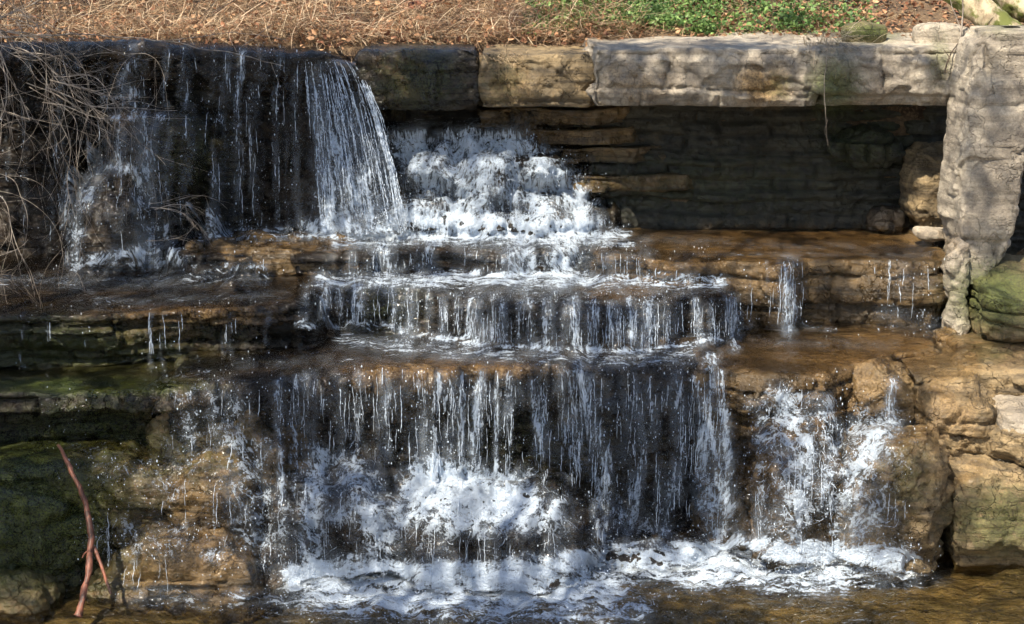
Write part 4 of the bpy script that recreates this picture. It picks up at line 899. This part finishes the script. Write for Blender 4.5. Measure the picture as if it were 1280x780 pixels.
# saplings and roots at the top right
q = [pxpath([(1203, 84), (1200, 50), (1204, 20), (1202, -20)], 16.4, .009, .006), pxpath([(1202, 40), (1190, 10), (1186, -15)], 16.4, .005, .003)]
tag(mesh_obj('sapling', *tubes([a[0] for a in q], [a[1] for a in q], 6), M['twig']), 'thin pale bare sapling rising from the top of the last cap stone', 'sapling')
q = [pxpath([(1180, 92), (1186, 70), (1196, 56), (1210, 44)], [16.0, 16.0, 16.2, 16.5], .007, .004), pxpath([(1186, 72), (1178, 60)], 16.05, .004, .002)]
tag(mesh_obj('root', *tubes([a[0] for a in q], [a[1] for a in q], 6), M['twigdark']), 'dark thin root creeping down the crack beside the pillar rock', 'root')
def log(pts, Y, r0, r1, mat, lab, name='log', cat='log', seed=3):
    P, R_ = pxpath(pts, Y, r0, r1, 60, .01, seed); V, F = tubes([P], [R_], 28); V = V + .02 * fbm(V * 6, 4, seed)[:, None] * np.array([1, 1, 1]) 
    n_ = len(V); V = np.vstack([V, P[0], P[-1]]); e = [[n_, (i + 1) % 28, i, n_] for i in range(28)] + [[n_ + 1, n_ - 28 + i, n_ - 28 + (i + 1) % 28, n_ + 1] for i in range(28)]
    bmv = [f[:3] for f in e]; o = mesh_obj(name, V, np.concatenate([np.stack([F[:, 0], F[:, 1], F[:, 2]], 1), np.stack([F[:, 0], F[:, 2], F[:, 3]], 1), np.array(bmv)]), mat)
    return tag(o, lab, cat)
log([(1180, -30), (1216, 6), (1250, 34), (1290, 60)], [16.9, 16.7, 16.5, 16.3], .15, .11, M['mossbark'], 'mossy fallen log slanting down to the top of the pillar rock')
log([(1215, -20), (1262, 6), (1330, 20)], [17.3, 17.2, 17.0], .14, .12, M['mossbark'], 'bare pale log lying behind the mossy fallen log', seed=5)
log([(503, 18), (528, 8), (556, -20)], [18.5, 18.7, 19.0], .10, .13, M['stick'], 'red brown rotten log half buried in dry straw', seed=8)
log([(395, -6), (430, -3), (455, -12)], [19.3, 19.4, 19.6], .09, .08, M['bark'], 'grey branch end lying in straw above the tall sheet of water', 'log', 'branch', 9)
# red stick
t = empty('fallen_branch', 'wet red brown forked stick leaning on the boulders at the pool edge', 'fallen branch', at_z(97, 768, 0))
def child(o): o.parent = t; o.matrix_parent_inverse = Matrix.Translation(-t.location); return o
P, R_ = pxpath([(74, 556), (92, 592), (108, 632), (116, 672), (112, 712), (96, 772)], [13.1, 13.0, 12.9, 12.8, 12.65, 12.45], .021, .026, 60, .012, 4); R_ = np.interp(np.linspace(0, 1, 60), [0, .1, .3, .6, 1], [.010, .016, .021, .025, .026]) * (1 + .2 * n1(np.linspace(0, 14, 60), 6))
child(mesh_obj('stem', *tubes([P], [R_], 10), M['stick']))
P, R_ = pxpath([(117, 684), (127, 704), (138, 742)], [12.78, 12.7, 12.6], .016, .010, 24, .006, 8); child(mesh_obj('side_twig', *tubes([P], [R_], 8), M['stick']))
P, R_ = pxpath([(114, 688), (106, 690), (103, 697)], 12.72, .008, .004, 8, .002, 9); child(mesh_obj('side_twig', *tubes([P], [R_], 6), M['stick']))

# bare shrubs arching in from the left
def shrub(name, lab, px, py, Y, nst, rng_ang, Lr, mat, seed, r0=.007, tw=7, droop=.9, grp='bare shrubs arching over the upper left falls'):
    rg = np.random.default_rng(seed); base = np.array(at_y(px, py, Y)); root = empty(name, lab, 'shrub', tuple(base), grp)
    SP_ = []; SR = []; TP = []; TR = []
    def grow(p, d, L, r, lvl):
        n = int(L / .05) + 3; P = [p]; d = d / np.linalg.norm(d); w_ = rg.normal(0, .05, 3)
        for k in range(n):
            w_ = w_ * .8 + rg.normal(0, .045, 3); d = d + w_ + np.array([0, 0, -droop * .05 * (L / 1.5)]); d = d / np.linalg.norm(d); P.append(P[-1] + d * L / n)
        P = np.array(P); R_ = r * np.linspace(1, .28, len(P)); (SP_ if lvl == 0 else TP).append(P); (SR if lvl == 0 else TR).append(R_)
        if lvl < 2:
            for _ in range(rg.integers(2, tw) if lvl == 0 else rg.integers(0, 4)):
                k = rg.integers(len(P) // 5, len(P) - 1); dd = P[min(k + 1, len(P) - 1)] - P[k]; dd = dd / (np.linalg.norm(dd) + 1e-9) + rg.normal(0, .55, 3) * np.array([1, .7, 1]); grow(P[k], dd, L * rg.uniform(.25, .6), R_[k] * .7, lvl + 1)
    for i in range(nst):
        an = rad(rg.uniform(*rng_ang)); d = np.array([math.cos(an), rg.normal(0, .22), math.sin(an)]); grow(base + rg.normal(0, .12, 3) * np.array([.6, 1, 1]), d, rg.uniform(*Lr), r0 * rg.uniform(.6, 1.2), 0)
    for nm, PP, RR in (('stems', SP_, SR), ('twigs', TP, TR)):
        V, F = tubes(PP, RR, 4); o = mesh_obj(nm, V - base, F, mat, root)
        if nm == 'twigs': o['kind'] = 'stuff'
shrub('bare_shrub', 'pale bare shrub with tangled twigs arching in from the far left above the ledge', -95, 210, 15.3, 13, (-35, 50), (1.0, 2.3), M['twig'], 3, .0036)
shrub('bare_shrub', 'pale bare shrub low at the left edge with twigs drooping towards the broad ledge', -70, 330, 15.1, 8, (-10, 60), (.6, 1.3), M['twig'], 4, .0038)
shrub('bare_shrub', 'pale twiggy shrub hanging from the straw bank over the top left lip', -40, 30, 16.4, 18, (-75, 20), (.8, 1.7), M['twig'], 5, .007)
shrub('bare_shrub', 'fine twiggy branch tangle in front of the dark domed boulder', 60, 120, 15.9, 10, (-70, 10), (.7, 1.4), M['twig'], 6, .0055)
shrub('bare_shrub', 'sparse fine twigs reaching from the wall towards the thin beaded streams', 195, 262, 15.95, 7, (-25, 30), (.35, .6), M['twig'], 8, .004, 4)
shrub('bare_shrub', 'pale bare stems falling in long arcs from the top left lip across the dark wall', 10, 36, 15.75, 14, (-35, 5), (1.3, 2.9), M['twig'], 15, .0038)
shrub('bare_shrub', 'dark brown bare branches crossing the straw at the top left corner', -30, -60, 17.6, 12, (-50, 5), (1.2, 2.4), M['twigdark'], 9, .010)
shrub('bare_shrub', 'dark thin twigs standing in straw above the thin beaded streams', 250, 20, 17.6, 8, (10, 170), (.3, .8), M['twigdark'], 10, .005, 5)
q = [pxpath([(-20, 48), (100, 42), (210, 52), (290, 66), (352, 82)], [16.3] * 5, .008, .003, 50, .012, 3), pxpath([(300, 60), (340, 30)], 16.3, .003, .002), pxpath([(338, 78), (350, 110)], 16.3, .003, .0015), pxpath([(200, 52), (290, 40), (360, 50)], 16.3, .004, .002)]
tag(mesh_obj('bare_branch', *tubes([a[0] for a in q], [a[1] for a in q], 6), M['twig']), 'long thin pale branch lying along the lip above the beaded streams', 'branch')

# ------------------------------------------------------------ trees on the near bank, behind and above the camera's view, that cast the dappled shade
SH = [(60, 130, .7), (140, 110, 1.0), (200, 200, 1.2), (80, 250, .9), (280, 150, 1.1), (340, 220, 1.0), (330, 100, 1.0), (250, 260, .9), (20, 330, .6), (430, 150, .9), (420, 230, .9), (530, 95, .7), (560, 100, .6),
      (10, 470, .9), (120, 470, .45), (250, 455, .5), (340, 430, .6), (40, 440, .5), (150, 345, .45), (330, 360, .4), (60, 600, 1.1), (30, 690, .9), (180, 520, .55), (320, 480, .6), (440, 180, .5), (820, 200, 1.0), (950, 200, 1.0), (1080, 200, .9),
      (760, 520, .9), (830, 560, 1.0), (840, 480, .8), (790, 610, .9), (860, 650, .7), (700, 570, .5), (1030, 365, .6), (920, 390, .6), (950, 560, .6), (420, 620, .9), (390, 560, .7), (420, 690, .4), (540, 720, .3), (640, 775, .9), (480, 770, .9), (900, 775, .9), (800, 760, .8), (300, 775, .7), (1090, 770, .6),
      (640, 405, .5), (760, 400, .5), (540, 335, .4), (440, 380, .6), (860, 320, .3), (1000, 300, .35), (1120, 312, .35), (1240, 120, .4), (1215, 215, .3), (1240, 285, .35), (1260, 420, .4), (1190, 640, .5), (1100, 640, .4), (1150, 500, .3), (620, 100, .3), (790, 85, .3), (915, 118, .28), (1060, 100, .35), (1170, 95, .3), (1200, 30, .3), (560, 30, .3), (660, 30, .4), (120, 20, .3), (300, 15, .3), (450, 28, .28), (40, 12, .3), (780, 22, .3), (900, 12, .25), (1000, 30, .25)]
def shade_trees():
    rg = np.random.default_rng(12); G = {0: [], 1: [], 2: []}
    for px, py, r in SH:
        h = np.array(hit(px, py)); t_ = rg.uniform(8.5, 12.5); c = h + np.array(SUN) * t_; G[0 if c[0] < -3.6 else (1 if c[0] < -.6 else 2)].append((c, r))
    TR = [((-8.2, 8.6), 'tall near bank tree at the far left whose boughs shade the upper left falls'), ((-4.8, 4.2), 'tall near bank tree behind the camera whose boughs dapple the central falls'), ((5.6, 7.5), 'tall near bank tree at the right whose boughs dapple the shelf and pillar rock')]
    for g_, ((bx, by), lab) in zip((0, 1, 2), TR):
        root = empty('tree', lab, 'tree', (bx, by, -.2), 'trees of the near bank'); b = np.array([bx, by, -.2])
        zz = np.linspace(0, 13, 40); tp = np.stack([bx + .25 * np.sin(zz * .35), by + .2 * np.cos(zz * .3), zz - .2], 1); tr = np.linspace(.26, .05, 40)
        mesh_obj('trunk', tubes([tp], [tr], 14)[0] - b, tubes([tp], [tr], 14)[1], M['bark'], root)
        PP = []; RR = []; LP = []; LS = []
        for c, r in G[g_]:
            k = int(np.clip((c[2] - 1.8 - rg.uniform(0, 1.5) - 0) / 13 * 39, 8, 38)); a_ = tp[k]; mid = (a_ + c) / 2 + np.array([0, 0, .5]) + rg.normal(0, .25, 3); u = np.linspace(0, 1, 16)[:, None]
            PP.append((1 - u) ** 2 * a_ + 2 * u * (1 - u) * mid + u ** 2 * c); RR.append(np.linspace(.035, .012, 16))
            rr_ = .48 * r + .08
            for _ in range(int(9 * r) + 4):
                d = rg.normal(0, 1, 3); d /= np.linalg.norm(d); e_ = c + d * rr_ * rg.uniform(.6, 1.2); u = np.linspace(0, 1, 6)[:, None]; PP.append(c + (e_ - c) * u + rg.normal(0, .02, (6, 3))); RR.append(np.linspace(.012, .003, 6))
            n = int(560 * (rr_ / .5) ** 2 * (.45 + .5 * min(r, 1))); Q = c + rg.normal(0, 1, (n, 3)) * rr_ * .5; LP.append(Q)
        for c, r in G[g_]:   # bare twigs between the boughs
            for _ in range(3):
                p = c + rg.normal(0, .5, 3); d = rg.normal(0, 1, 3); u = np.linspace(0, 1, 8)[:, None]; PP.append(p + d / np.linalg.norm(d) * u * rg.uniform(.5, 1.3) + rg.normal(0, .02, (8, 3))); RR.append(np.linspace(.014, .004, 8))
        V, F = tubes(PP, RR, 4); mesh_obj('limbs', V - b, F, M['bark'], root)
        Q = np.concatenate(LP); V, F, Cc = leaves(Q, rg.uniform(.06, .12, len(Q)), gauss_col(rg, len(Q), (.03, .06, .015), (.08, .12, .03)), rg, .6, .2)
        mesh_obj('crown', V - b, F, M['leaf'], root, {'col': Cc}, smooth=False)
shade_trees()
